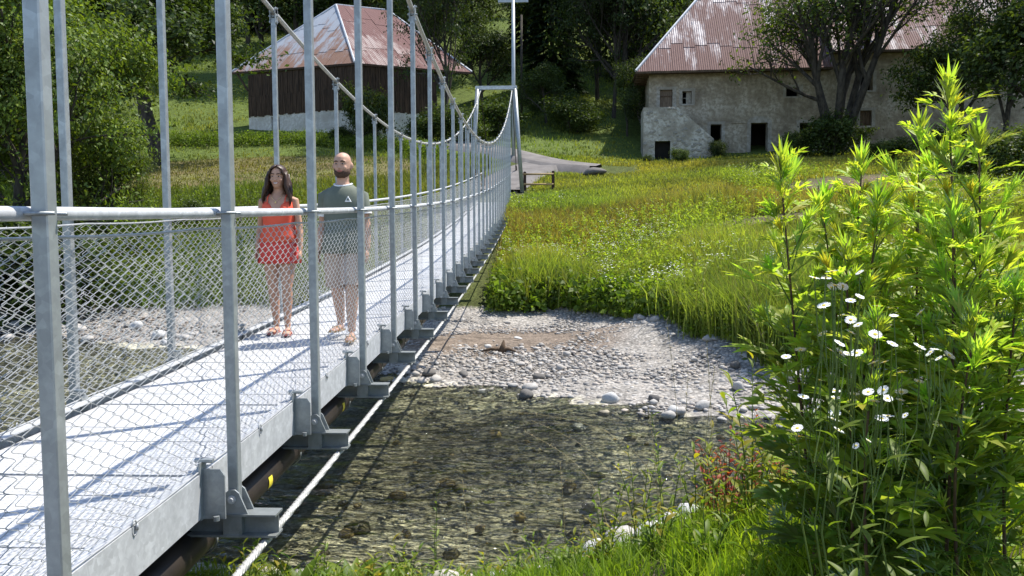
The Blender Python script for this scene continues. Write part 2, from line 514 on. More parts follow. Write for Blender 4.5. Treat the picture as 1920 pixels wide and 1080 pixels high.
# roads: strips draped over the ground
M['road'] = mat_noise('gravel_road_surface', (0.115, 0.105, 0.10), (0.19, 0.175, 0.168), 1.3, 0.95, 0, 0.5, 0.02, lo=0.3, hi=0.7, detail=9)
def drape(name, L, hw, lift, step=0.5):
    seg = np.r_[0, np.cumsum(np.hypot(*np.diff(L, axis=0).T))]
    s = np.arange(0, seg[-1], step)
    X, Y = np.interp(s, seg, L[:, 0]), np.interp(s, seg, L[:, 1])
    X, Y = [np.convolve(np.pad(q, 4, mode='edge'), np.ones(9) / 9, 'valid') for q in (X, Y)]
    tx, ty = np.gradient(X), np.gradient(Y)
    l = np.hypot(tx, ty)
    nx_, ny_ = -ty / l, tx / l
    offs = np.linspace(-1, 1, 9)
    ww = hw * (1 + 0.10 * (vnoise(s, s * 0, 2.0, 21) - 0.5))
    VX = X[:, None] + nx_[:, None] * offs * ww[:, None]
    VY = Y[:, None] + ny_[:, None] * offs * ww[:, None]
    base = ground(VX, VY)
    VZ = base * 0.4 + ground(X, Y)[:, None] * 0.6
    VZ = np.maximum(VZ, base) + lift
    VZ[:, 0] = base[:, 0] - 0.2
    VZ[:, -1] = base[:, -1] - 0.2
    i = np.arange(VX.size).reshape(VX.shape)
    q = np.stack([i[:-1, :-1].ravel(), i[1:, :-1].ravel(), i[1:, 1:].ravel(), i[:-1, 1:].ravel()], 1)
    me = np_mesh(name, np.c_[VX.ravel(), VY.ravel(), VZ.ravel()], [q], smooth=True)
    return tag(link(name, me, M['road']), kind='structure')
drape('road', ROAD[1:], 1.55, 0.24)
drape('path', SPUR, 1.6, 0.19)

# water
wx = np.concatenate([np.linspace(-95, -16, 40)[:-1], np.linspace(-16, -6, 60)[:-1], np.linspace(-6, 6.5, 190)[:-1], np.linspace(6.5, 120, 40)])
wy = np.concatenate([np.linspace(3.5, 15, 230)[:-1], np.linspace(15, 24, 50)[:-1], np.linspace(24, 66, 30)])
WX, WY = np.meshgrid(wx, wy)
th = math.radians(-30)
U, V_ = WX * math.cos(th) - WY * math.sin(th), WX * math.sin(th) + WY * math.cos(th)
WZ = (vnoise(WX * .5 + WY * .12, WY * 1.5 - WX * .25, 0.5, 31) - 0.5) * 0.06 + (vnoise(WX * .55, WY * 1.5, 0.21, 32) - 0.5) * 0.030 + (vnoise(WX, WY, 2.0, 33) - 0.5) * 0.02
wi = np.arange(WX.size).reshape(WX.shape)
me = np_mesh('water', np.c_[WX.ravel(), WY.ravel(), WZ.ravel()], [np.stack([wi[:-1, :-1].ravel(), wi[:-1, 1:].ravel(), wi[1:, 1:].ravel(), wi[1:, :-1].ravel()], 1)], smooth=True)
m = bpy.data.materials.new('river_water')
m.use_nodes = True
t = m.node_tree
t.nodes.clear()
o_ = t.nodes.new('ShaderNodeOutputMaterial')
nA = noise(t, 2.3, 3, 0.5, stretch=(0.75, 2.1, 1.0), dist=1.4)
nB = noise(t, 6.5, 3, 0.5, stretch=(0.7, 2.0, 1.0), dist=1.0)
add = nd(t, 'ShaderNodeMath', operation='MULTIPLY_ADD', i_1=0.24)
t.links.new(nB, add.inputs[0]); t.links.new(nA, add.inputs[2])
bp = nd(t, 'ShaderNodeBump', i_Strength=1.0, i_Distance=0.42)
t.links.new(add.outputs[0], bp.inputs['Height'])
fr = nd(t, 'ShaderNodeFresnel', i_IOR=1.5)
t.links.new(bp.outputs[0], fr.inputs['Normal'])
gl = nd(t, 'ShaderNodeBsdfGlossy', i_Roughness=0.05)
t.links.new(bp.outputs[0], gl.inputs['Normal'])
tp = t.nodes.new('ShaderNodeBsdfTransparent')
tp.inputs[0].default_value = (0.76, 0.78, 0.70, 1)
mx = t.nodes.new('ShaderNodeMixShader')
t.links.new(fr.outputs[0], mx.inputs[0]); t.links.new(tp.outputs[0], mx.inputs[1]); t.links.new(gl.outputs[0], mx.inputs[2])
t.links.new(mx.outputs[0], o_.inputs['Surface'])
tag(link('water', me, m), kind='structure')
# ------------------------------------------------------------------ the suspension footbridge
S = 1.33
XR, XL = -1.0976 * S, -(1.0976 + 1.2018) * S
XC = 0.5 * (XR + XL)
k95 = 0.95
_rail = np.array([(0.5, .045), (1.9, .06), (3.76, .12), (6.56, .23), (7.95, .31), (9.32, .39), (12.09, .56), (14.86, .74), (17.74, .95), (19.09, 1.09), (21.95, 1.36), (24.64, 1.61), (26.0, 1.72), (29.03, 2.0), (32.14, 2.4), (34.44, 2.65), (38.91, 3.17), (41.84, 3.56)]) * k95
_rc = np.polyfit(_rail[:, 0], _rail[:, 1], 3)
_cab = np.array([(-2.5, 4.95), (2.2, 3.98), (6.0, 3.2), (9.32, 2.7), (10.67, 2.57), (12.06, 2.46), (13.45, 2.39), (15.0, 2.35), (16.27, 2.36), (17.77, 2.40), (19.12, 2.46), (20.6, 2.56), (21.83, 2.68), (23.6, 2.88), (26.4, 3.3), (30.0, 4.04), (34.1, 5.12), (38.04, 6.5), (41.3, 7.79)]) * k95
_cc = np.polyfit(_cab[:, 0], _cab[:, 1], 5)
zrail = lambda d: float(np.polyval(_rc, d)) + EYE
zcab = lambda d: float(np.polyval(_cc, d)) + EYE
DECK = 1.25                    # deck surface below the handrail
D0, D1 = -2.4, 39.3            # the two towers
HANG = [S * (1.6651 + i) for i in range(-2, 27) if -1.2 < S * (1.6651 + i) < 38.3]

br = empty('footbridge', (XC, 20, 0), 0, 'galvanised steel suspension footbridge with chain-link sides crossing the river', 'bridge')
def bl(name, me, mat, loc=(0, 0, 0), rot=None, parent=None):
    """A part of the bridge at a world position."""
    p = parent or br
    o = link(name, me, mat, p, loc=tuple(np.array(loc) - (np.array((XC, 20, 0)) if parent is None else 0)), rot=rot)
    return o

for X in (XR, XL):
    ys = np.linspace(D0, D1, 90)
    mb = MB(); mb.tube([(X, y, zcab(y)) for y in ys], 0.026, 10)
    bl('main_cable', mb.mesh('main_cable', True), M['cable'])

# shared small pieces
def chamfer_sq(h, c):
    return [(h - c, -h), (h, -h + c), (h, h - c), (h - c, h), (-h + c, h), (-h, h - c), (-h, -h + c), (-h + c, -h)]
mb = MB()
for s in (-1, 1):
    mb.prism([(-0.035, -0.13), (0.035, -0.13), (0.035, 0.03), (0.018, 0.05), (-0.018, 0.05), (-0.035, 0.03)], (s * 0.03 - 0.004, s * 0.03 + 0.004), 'x')
mb.tube([(-0.055, 0, -0.05), (0.055, 0, -0.05)], 0.012, 6)
mb.tube([(-0.05, 0, -0.115), (0.05, 0, -0.115)], 0.014, 6)
mb.tube([(-0.052, 0, 0.035), (0.052, 0, 0.035)], 0.010, 6)
mb.box(-0.034, 0.034, -0.05, 0.05, -0.022, 0.024)
ME_CLAMP = mb.mesh('cable_clamp')
mb = MB()
for s in (-1, 1):
    mb.prism([(-0.075, -0.07), (0.075, -0.07), (0.033, 0.03), (0.014, 0.046), (-0.014, 0.046), (-0.033, 0.03)], (s * 0.036 - 0.005, s * 0.036 + 0.005), 'y')
ME_GUSSET = mb.mesh('base_gusset')
mb = MB(); mb.tube([(0, -0.058, 0), (0, 0.058, 0)], 0.012, 6); mb.tube([(0, -0.048, 0), (0, -0.041, 0)], 0.02, 10)
ME_PIN = mb.mesh('pin_bolt')
mb = MB()
ang = np.linspace(-math.pi / 2, math.pi / 2, 9)
mb.tube([(0.05, -0.03, 0)] + [(-0.075 - 0.028 * math.cos(a), 0, 0) if False else (-0.066 - 0.03 * math.cos(a), 0.0 + 0.03 * math.sin(a), 0) for a in ang] + [(0.05, 0.03, 0)], 0.006, 5)
ME_UBOLT = mb.mesh('rail_clamp', True)
def ibeam(x0, x1, h, wd, tf, tw):
    mb = MB()
    mb.box(x0, x1, -wd / 2, wd / 2, -tf, 0); mb.box(x0, x1, -wd / 2, wd / 2, -h, -h + tf)
    mb.box(x0 + .002, x1 - .002, -tw / 2, tw / 2, -h + tf, -tf)
    for X in (XR - XC, XL - XC):
        mb.box(X - 0.045, X + 0.045, -wd / 2 + .006, wd / 2 - .006, -h + tf, -tf)
    return mb.mesh('crossbeam')
ext = (XR - XC) + 0.21
ME_BEAM = ibeam(-ext, ext, 0.11, 0.10, 0.010, 0.008)
mb = MB()                       # upright bracket between deck edge and crossbeam
mb.prism([(-0.052, -0.25), (0.052, -0.25), (0.052, -0.045), (0.032, -0.015), (-0.052, -0.015)], (-0.005, 0.005), 'y')
mb.box(-0.057, -0.049, -0.035, 0.035, -0.25, 0.02)
mb.prism([(-0.035, -0.25), (0.035, -0.25), (0.035, -0.02), (0.015, 0.0), (-0.015, 0.0), (-0.035, -0.02)], (-0.07, -0.06), 'x')
mb.tube([(-0.085, 0, 0.025), (0.0, 0, 0.025)], 0.012, 6)
mb.tube([(0.02, -0.028, -0.25), (0.02, -0.028, -0.228)], 0.014, 8)
ME_BRACK = mb.mesh('edge_bracket')
mb = MB()                       # snap hook on the deck edge
loop = [(0.012 * math.cos(a) , 0.0, 0.03 * math.sin(a) if abs(math.sin(a)) < 2 else 0) for a in np.linspace(0, 2 * math.pi, 15)]
mb.tube(loop, 0.0035, 5); mb.tube([(0.012, 0, -0.012), (0.012, 0, 0.012)], 0.006, 6)
ME_HOOK = mb.mesh('snap_hook', True)

for d in HANG:
    zr = zrail(d)
    zp = zr - 1.35
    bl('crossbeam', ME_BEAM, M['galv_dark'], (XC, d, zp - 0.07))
    for sgn, X in ((1, XR), (-1, XL)):
        L = zcab(d) - 0.075 - zp
        mb = MB(); mb.prism(chamfer_sq(0.025, 0.004), (-0.02, L), 'z')
        h = bl('hanger', mb.mesh('hanger'), M['galv'], (X, d, zp))
        bl('cable_clamp', ME_CLAMP, M['galv'], (0, 0, L + 0.075), parent=h)
        bl('base_gusset', ME_GUSSET, M['galv'], (0, 0, 0), parent=h)
        bl('pin_bolt', ME_PIN, M['galv_white'], (0, 0, 0), parent=h)
        bl('rail_clamp', ME_UBOLT, M['galv'], (0, 0, zr - zp), rot=(0, 0, 0 if sgn > 0 else math.pi), parent=h)
        if d < 26:
            bl('edge_bracket', ME_BRACK, M['galv'], (X - sgn * 0.058, d - 0.10, zp + 0.18), rot=(0, 0, 0 if sgn > 0 else math.pi))
            mx_ = X - sgn * 0.135
            bl('snap_hook', ME_HOOK, M['wire'], (mx_ + sgn * 0.03, d + 0.62, zrail(d + 0.62) - DECK + 0.045), rot=(0, 0, 1.2 * sgn))

# edge channels, handrails, wind cables, one piece per bay
ends = [D0 + 0.4] + HANG + [D1 - 0.2]
for sgn, X in ((1, XR), (-1, XL)):
    xe = X - sgn * 0.108        # outer face of the edge channel
    for a_, b_ in zip(ends[:-1], ends[1:]):
        mb = MB()
        rings = []
        for y in np.linspace(a_ + 0.004, b_ - 0.004, 4):
            z = zrail(y) - DECK + 0.05
            prof = [(0, 0), (-0.075, 0), (-0.075, -0.008), (-0.008, -0.008), (-0.008, -0.197), (-0.06, -0.197), (-0.06, -0.205), (0, -0.205)]
            rings.append([(sgn * q[0], y, z + q[1]) for q in prof])
        mb.loft(rings)
        bl('edge_channel', mb.mesh('edge_channel'), M['galv_white'], (xe, 0, 0))
    ys = np.linspace(D0 + 0.3, D1, 80)
    mb = MB(); mb.tube([(X - sgn * 0.062, y, zrail(y)) for y in ys], 0.0225, 12)
    for d in HANG[1::3]:
        mb.tube([(X - sgn * 0.062, d + 0.30, zrail(d + 0.30)), (X - sgn * 0.062, d + 0.305, zrail(d + 0.305))], 0.0245, 12)
    bl('handrail', mb.mesh('handrail', True), M['galv_white'])
    for dz, r, nm in ((-0.072, 0.006, 'mesh_top_wire'), (-1.185, 0.0045, 'mesh_bottom_wire')):
        mb = MB()
        pts = []
        for y in np.linspace(D0 + 0.4, D1 - 0.3, 150):
            f = (y - HANG[0]) / S
            pts.append((X - sgn * 0.115, y, zrail(y) + dz - 0.010 * math.sin(math.pi * (f % 1.0))))
        mb.tube(pts, r, 5)
        bl(nm, mb.mesh(nm, True), M['wire'])
    mb = MB()                   # wind cable under the beam ends
    ys = np.linspace(D0 - 1.5, 37.5, 70)
    mb.tube([(X + sgn * 0.15, y, zrail(y) - 1.35 - 0.205) for y in ys], 0.017, 10)
    if sgn > 0:                 # strand lay of the near stretch
        for ph in range(4):
            hp = [(X + 0.15 + 0.0165 * math.cos(y * 42 + ph * 1.571), y, zrail(y) - 1.555 + 0.0165 * math.sin(y * 42 + ph * 1.571)) for y in np.arange(1.5, 11, 0.03)]
            mb.tube(hp, 0.005, 4, caps=False)
    bl('wind_cable', mb.mesh('wind_cable', True), M['cable'])

# chain-link side panels: zigzag wires hooked into their neighbours
def chain_panel(L, H, cell, r, nside, detail):
    mb = MB()
    nwire = int(round(L / cell))
    hh = 0.0275
    nz = int(H / hh)
    for k in range(nwire):
        yc = (k + 0.5) * cell
        pts = []
        for j in range(nz + 1):
            s = 1 if (j + k) % 2 == 0 else -1
            y = yc + s * (cell * 0.5 + r * 1.2)
            jit = 0.0015 * math.sin(k * 3.1 + j * 1.7)
            if detail:
                pts.append((0.004 * s, y - s * 0.0015, j * hh - 0.0028 + jit)); pts.append((-0.004, y - s * 0.0015, j * hh + 0.0028 + jit))
            else:
                pts.append((0.003 * s, y, j * hh + jit))
        mb.tube(pts, r, nside, caps=False, ref=(1, 0, 0))
    return mb.mesh('chain_link_panel', False, fix=False)
ME_CH0 = chain_panel(S, 1.105, 0.0493, 0.0017, 4, True)
ME_CH1 = chain_panel(S, 1.105, 0.0493, 0.0017, 3, False)
for sgn, X in ((1, XR), (-1, XL)):
    for a_ in [HANG[0] - S] + HANG:
        if a_ + S > D1 + 0.3: continue
        sl = math.atan2(zrail(a_ + S) - zrail(a_), S)
        bl('chain_link_panel', ME_CH0 if a_ < 9 else ME_CH1, M['wire'], (X - sgn * 0.115, a_, zrail(a_) - DECK + 0.075), rot=(sl, 0, 0))

# deck planks
M['deck'], t, b = new_mat('perforated_deck_plank')
tc = t.nodes.new('ShaderNodeTexCoord')
v = nd(t, 'ShaderNodeTexVoronoi', i_Scale=30.0)
v.inputs['Randomness'].default_value = 0.15
t.links.new(tc.outputs['Object'], v.inputs['Vector'])
dots = ramp(t, v.outputs['Distance'], [(0.18, 0.62), (0.36, 1.0)])
cc = mixc(t, 1.0, (0.58, 0.585, 0.595), dots, 'MULTIPLY')
cc = mixc(t, ramp(t, noise(t, 3, 5), [(0.4, 0.0), (0.65, 0.6)]), cc, (0.38, 0.375, 0.365))
t.links.new(cc, b.inputs['Base Color'])
b.inputs['Roughness'].default_value = 0.55
b.inputs['Metallic'].default_value = 0.15
bump(t, b, dots, 0.35, 0.006)
wdk = (XR - XC) - 0.19
PW = S / 5
mb = MB(); mb.box(-wdk, wdk, 0.004, PW - 0.004, -0.03, 0); mb.box(-wdk, wdk, 0.003, 0.007, -0.06, -0.0301); mb.box(-wdk, wdk, PW - 0.007, PW - 0.003, -0.06, -0.0301)
ME_PLANK = mb.mesh('deck_plank')
mb = MB(); mb.box(-wdk, wdk, 0.003, PW - 0.022, -0.03, 0); mb.box(-wdk, wdk, PW - 0.026, PW - 0.022, -0.06, -0.0301)
ME_PLANK2 = mb.mesh('deck_plank')
y = HANG[0] - S
i = 0
while y + PW < D1:
    sl = math.atan2(zrail(y + PW) - zrail(y), PW)
    bl('deck_plank', ME_PLANK2 if i % 5 == 4 else ME_PLANK, M['deck'], (XC, y, zrail(y) - DECK + 0.0008 * (i % 3)), rot=(sl, 0, 0))
    y += PW; i += 1
# service pipe slung under the deck
mb = MB(); xp = XR - 0.24
ys = np.linspace(-1.5, D1 - 1, 60)
mb.tube([(xp, y, zrail(y) - 1.35 - 0.25) for y in ys], 0.085, 16)
pipe = bl('service_pipe', mb.mesh('service_pipe', True), M['pipe'])
for d in HANG:
    mb = MB(); mb.tube([(xp + 0.095 * math.cos(a), d + 0.12, zrail(d + .12) - 1.60 + 0.095 * math.sin(a)) for a in np.linspace(-math.pi, 0, 12)], 0.006, 5)
    mb.tube([(xp + 0.095, d + 0.12, zrail(d + .12) - 1.60), (xp + 0.095, d + 0.12, zrail(d + .12) - 1.36)], 0.006, 5)
    bl('pipe_strap', mb.mesh('pipe_strap', True), M['galv_dark'])
for d in (4.42, 6.13, 8.6):
    mb = MB()
    a0 = np.linspace(-0.45, 0.35, 7)
    zc_ = zrail(d) - 1.60
    for p, q in zip(a0[:-1], a0[1:]):
        mb.add([(xp + 0.0875 * math.cos(p), d, zc_ + 0.0875 * math.sin(p)), (xp + 0.0875 * math.cos(p), d + 0.06, zc_ + 0.0875 * math.sin(p)), (xp + 0.0875 * math.cos(q), d + 0.06, zc_ + 0.0875 * math.sin(q)), (xp + 0.0875 * math.cos(q), d, zc_ + 0.0875 * math.sin(q))], [(0, 1, 2, 3)])
    st = bl('sticker', mb.mesh('sticker'), M['yellow'])
    st.parent = pipe; st.location = (0, 0, 0)

# portal towers
for d, nm in ((D1, 'far'), (D0, 'near')):
    tp_ = empty('tower'); tp_.parent = br; tp_.location = (0, d - 20, 0)
    zt = zcab(d) + 0.12
    hw = (XR - XC)
    for s in (-1, 1):
        gx_, zb = s * (hw + 0.52), gz(XC + s * (hw + 0.5), d) - 0.2
        mb = MB(); mb.tube([(gx_, 0, zb), (s * (hw + 0.14), 0, zt)], 0.105, 16)
        link('tower_leg', mb.mesh('tower_leg', True), M['galv'], tp_)
        mb = MB(); mb.box(gx_ - 0.22, gx_ + 0.22, -0.22, 0.22, zb - 0.3, zb + 0.25)
        link('footing', mb.mesh('footing'), M['stone'], tp_)
        mb = MB(); mb.tube([(s * hw, -0.10, zcab(d) - 0.02), (s * hw, 0.10, zcab(d) - 0.02)], 0.07, 10); mb.box(s * hw - .05, s * hw + .05, -.06, .06, zcab(d) - .02, zcab(d) + .16)
        link('cable_saddle', mb.mesh('cable_saddle'), M['galv_dark'], tp_)
        dirn = 1 if nm == 'far' else -1
        ya = dirn * 6.5
        za = gz(XC + s * hw, d + ya) + 0.15
        mb = MB(); mb.tube([(s * hw, 0, zcab(d)), (s * hw, ya, za)], 0.022, 8); mb.tube([(s * hw, ya * 0.93, za + (zcab(d) - za) * 0.07), (s * hw, ya, za)], 0.05, 8)
        link('backstay', mb.mesh('backstay', True), M['pipe'], tp_)
    mb = MB(); mb.box(-hw - 0.25, hw + 0.25, -0.09, 0.09, zt - 0.09, zt + 0.09)
    link('tower_beam', mb.mesh('tower_beam'), M['galv_white'], tp_)
# concrete sill at the far end of the deck
mb = MB(); mb.box(XC - 1.3, XC + 1.3, D1 - 0.1, D1 + 1.0, zrail(D1) - DECK - 1.4, zrail(D1) - DECK - 0.03)
bl('abutment', mb.mesh('abutment'), M['road'])
mb = MB(); mb.box(XC - 1.3, XC + 1.3, D0 - 1.0, D0 + 0.55, 0.2, zrail(D0) - DECK - 0.03)
bl('abutment', mb.mesh('abutment'), M['road'])
# ------------------------------------------------------------------ buildings
def mat_roof(name, rust0, rust1, zinc, amount):
    m, t, b = new_mat(name)
    oi = t.nodes.new('ShaderNodeObjectInfo')
    a_ = nd(t, 'ShaderNodeAttribute', attribute_name='Col')   # r: patina along the slope, sheet by sheet
    n1 = noise(t, 1.0, 8, 0.72, coord='UV', stretch=(1.6, .32, 1))
    n2 = noise(t, 1.0, 6, 0.7, coord='UV', stretch=(9, 2.2, 1))
    s1 = nd(t, 'ShaderNodeMath', operation='MULTIPLY_ADD', i_1=0.16)
    t.links.new(oi.outputs['Random'], s1.inputs[0]); t.links.new(n1, s1.inputs[2])
    s2 = nd(t, 'ShaderNodeMath', operation='MULTIPLY_ADD', i_1=0.28)
    t.links.new(n2, s2.inputs[0]); t.links.new(s1.outputs[0], s2.inputs[2])
    s3 = nd(t, 'ShaderNodeMath', operation='ADD')
    sp = t.nodes.new('ShaderNodeSeparateColor')
    t.links.new(a_.outputs['Color'], sp.inputs[0])
    t.links.new(s2.outputs[0], s3.inputs[0]); t.links.new(sp.outputs[0], s3.inputs[1])
    fac = ramp(t, s3.outputs[0], [(amount - 0.09, 0.0), (amount + 0.09, 1.0)])
    rust = mixc(t, ramp(t, n2, [(0.3, 0.0), (0.7, 1.0)]), rust0, rust1)
    t.links.new(mixc(t, fac, zinc, rust), b.inputs['Base Color'])
    rr = ramp(t, fac, [(0.0, 0.5), (1.0, 0.85)])
    t.links.new(rr, b.inputs['Roughness'])
    b.inputs['Specular IOR Level'].default_value = 0.35
    uv = t.nodes.new('ShaderNodeUVMap')
    wv = nd(t, 'ShaderNodeTexWave', i_Scale=2.1)
    wv.bands_direction = 'X'
    t.links.new(uv.outputs[0], wv.inputs['Vector'])
    bump(t, b, wv.outputs['Fac'], 0.9, 0.03)
    return m
M['roof_barn'] = mat_roof('rusting_sheet_metal', (0.20, 0.10, 0.066), (0.27, 0.165, 0.12), (0.33, 0.355, 0.395), 0.87)
M['roof_barn_red'] = mat_roof('faded_red_sheet_metal', (0.11, 0.052, 0.050), (0.16, 0.08, 0.074), (0.28, 0.215, 0.205), 0.74)
M['roof_house'] = mat_roof('faded_red_corrugated_iron', (0.145, 0.075, 0.064), (0.20, 0.12, 0.105), (0.36, 0.315, 0.325), 0.65)
M['flash'] = mat_noise('zinc_ridge', (0.36, 0.38, 0.42), (0.48, 0.5, 0.53), 4, 0.5, 0.2)
M['dark'] = mat_noise('painted_interior_shade', (0.012, 0.011, 0.010), (0.02, 0.018, 0.016), 3, 0.95)  # near-black colour stands in for the shade inside the buildings
M['boards'] = mat_noise('sun_blackened_boards', (0.028, 0.018, 0.012), (0.085, 0.052, 0.034), 2.2, 0.85, 0, 0.5, 0.02, stretch=(5, 5, 0.5))
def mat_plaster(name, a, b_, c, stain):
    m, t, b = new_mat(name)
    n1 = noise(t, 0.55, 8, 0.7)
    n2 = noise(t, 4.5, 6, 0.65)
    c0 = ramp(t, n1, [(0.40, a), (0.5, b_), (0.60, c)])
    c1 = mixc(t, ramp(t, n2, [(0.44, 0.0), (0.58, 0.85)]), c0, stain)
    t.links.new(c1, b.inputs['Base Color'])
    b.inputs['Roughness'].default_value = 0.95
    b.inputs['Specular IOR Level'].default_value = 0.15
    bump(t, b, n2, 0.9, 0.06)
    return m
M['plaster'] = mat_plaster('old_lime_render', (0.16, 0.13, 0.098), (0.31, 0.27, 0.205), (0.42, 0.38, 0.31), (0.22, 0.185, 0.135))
M['lime'] = mat_plaster('limewashed_rubble', (0.46, 0.44, 0.41), (0.62, 0.605, 0.58), (0.70, 0.68, 0.66), (0.5, 0.47, 0.43))
M['quoin'] = mat_plaster('pale_stone_surround', (0.24, 0.22, 0.185), (0.31, 0.29, 0.25), (0.38, 0.36, 0.32), (0.24, 0.215, 0.175))
M['door_wood'] = mat_noise('grey_brown_door_boards', (0.10, 0.07, 0.048), (0.19, 0.145, 0.105), 3, 0.9, 0, 0.4, stretch=(8, 8, 0.6))

def clip_poly(poly, a, b, c):
    """Keep the part of a 2-D polygon with a*u + b*v <= c."""
    o = []
    for i in range(len(poly)):
        p, q = poly[i], poly[(i + 1) % len(poly)]
        fp, fq = a * p[0] + b * p[1] - c, a * q[0] + b * q[1] - c
        if fp <= 0: o.append(p)
        if (fp < 0 < fq) or (fq < 0 < fp):
            k = fp / (fp - fq)
            o.append((p[0] + k * (q[0] - p[0]), p[1] + k * (q[1] - p[1])))
    return o

def roof_face(parent, pts, mat, wu=0.9, wv=2.4, origin=(0, 0, 0), patina=lambda u, v: 0.0):
    """Lay metal sheets, each an object, over a planar roof face. pts: world points, the first two span the eave."""
    P = [Vector(p) for p in pts]
    U = (P[1] - P[0]).normalized()
    N = (P[1] - P[0]).cross(P[2] - P[0]).normalized()
    if N.z < 0: N = -N
    Vv = N.cross(U)
    if Vv.z < 0: Vv = -Vv
    uv = [((p - P[0]).dot(U), (p - P[0]).dot(Vv)) for p in P]
    us, vs_ = [q[0] for q in uv], [q[1] for q in uv]
    vmax = max(vs_)
    iu = 0
    u = min(us)
    while u < max(us):
        v = 0.0
        iv = 0
        while v < vmax:
            h = wv * (0.85 + 0.3 * random.random())
            c = clip_poly(uv, 1, 0, u + wu - 0.012); c = clip_poly(c, -1, 0, -u) if c else c
            c = clip_poly(c, 0, 1, v + h) if c else c
            c = clip_poly(c, 0, -1, -v) if c else c
            if len(c) >= 3:
                ar = abs(sum(c[i][0] * c[(i + 1) % len(c)][1] - c[(i + 1) % len(c)][0] * c[i][1] for i in range(len(c)))) / 2
                if ar > 0.02:
                    lift = 0.012 * ((iu % 2) + 2 * (iv % 2)) + random.uniform(0, 0.004)
                    O = P[0] + U * c[0][0] + Vv * c[0][1]
                    top = [P[0] + U * q[0] + Vv * q[1] + N * (lift + 0.01) for q in c]
                    bot = [p - N * 0.012 for p in top]
                    n = len(c)
                    me = bpy.data.meshes.new('roof_sheet')
                    base = Vector(origin)
                    me.from_pydata([tuple(p - base) for p in top + bot], [], [tuple(range(n)), tuple(range(2 * n - 1, n - 1, -1))] + [(i, n + i, n + (i + 1) % n, (i + 1) % n) for i in range(n)])
                    ul = me.uv_layers.new(name='UVMap')
                    uvs = c + c
                    for lp in me.loops: ul.data[lp.index].uv = uvs[lp.vertex_index]
                    ca = me.attributes.new('Col', 'FLOAT_COLOR', 'POINT')
                    for i, q in enumerate(uvs): ca.data[i].color = (patina(q[0] / max(us), q[1] / vmax), 0, 0, 1)
                    me.update()
                    link('roof_sheet', me, mat, parent)
            v += h
            iv += 1
        u += wu
        iu += 1

def wall_open(W, H, T, ops, top=None):
    """A wall in local x (0..W), z (0..H), thickness T towards +y, with rectangular openings (x0, x1, z0, z1)."""
    xs = sorted({0, W, *[o[0] for o in ops], *[o[1] for o in ops]})
    zs = sorted({0, H, *[o[2] for o in ops], *[o[3] for o in ops]})
    xx = []
    for a, b in zip(xs[:-1], xs[1:]):
        n = max(1, int((b - a) / 0.6)); xx += list(np.linspace(a, b, n + 1)[:-1])
    xx.append(W)
    zz = []
    for a, b in zip(zs[:-1], zs[1:]):
        n = max(1, int((b - a) / 0.6)); zz += list(np.linspace(a, b, n + 1)[:-1])
    zz.append(H)
    mb = MB()
    vid = {}
    inside = lambda x, z: any(o[0] < x < o[1] and o[2] < z < o[3] for o in ops)
    def v(x, z, back):
        key = (round(x, 3), round(z, 3), back)
        if key not in vid:
            edge = any(abs(x - q) < 1e-3 for o in ops for q in o[:2]) or x in (0, W) or z in (0, H)
            vid[key] = len(mb.v)
            mb.v.append((x, T if back else (0 if edge else random.uniform(-0.03, 0.03)), z))
        return vid[key]
    filled = [[not inside(0.5 * (a + b), 0.5 * (c + d)) for c, d in zip(zz[:-1], zz[1:])] for a, b in zip(xx[:-1], xx[1:])]
    for i, (a, b) in enumerate(zip(xx[:-1], xx[1:])):
        for j, (c, d) in enumerate(zip(zz[:-1], zz[1:])):
            if not filled[i][j]: continue
            mb.f.append((v(a, c, 0), v(b, c, 0), v(b, d, 0), v(a, d, 0)))
            mb.f.append((v(a, c, 1), v(a, d, 1), v(b, d, 1), v(b, c, 1)))
            for (di, dj, e) in ((-1, 0, (a, c, a, d)), (1, 0, (b, c, b, d)), (0, -1, (a, c, b, c)), (0, 1, (a, d, b, d))):
                ii, jj = i + di, j + dj
                if not (0 <= ii < len(xx) - 1 and 0 <= jj < len(zz) - 1) or not filled[ii][jj]:
                    mb.f.append((v(e[0], e[1], 0), v(e[0], e[1], 1), v(e[2], e[3], 1), v(e[2], e[3], 0)))
    return mb

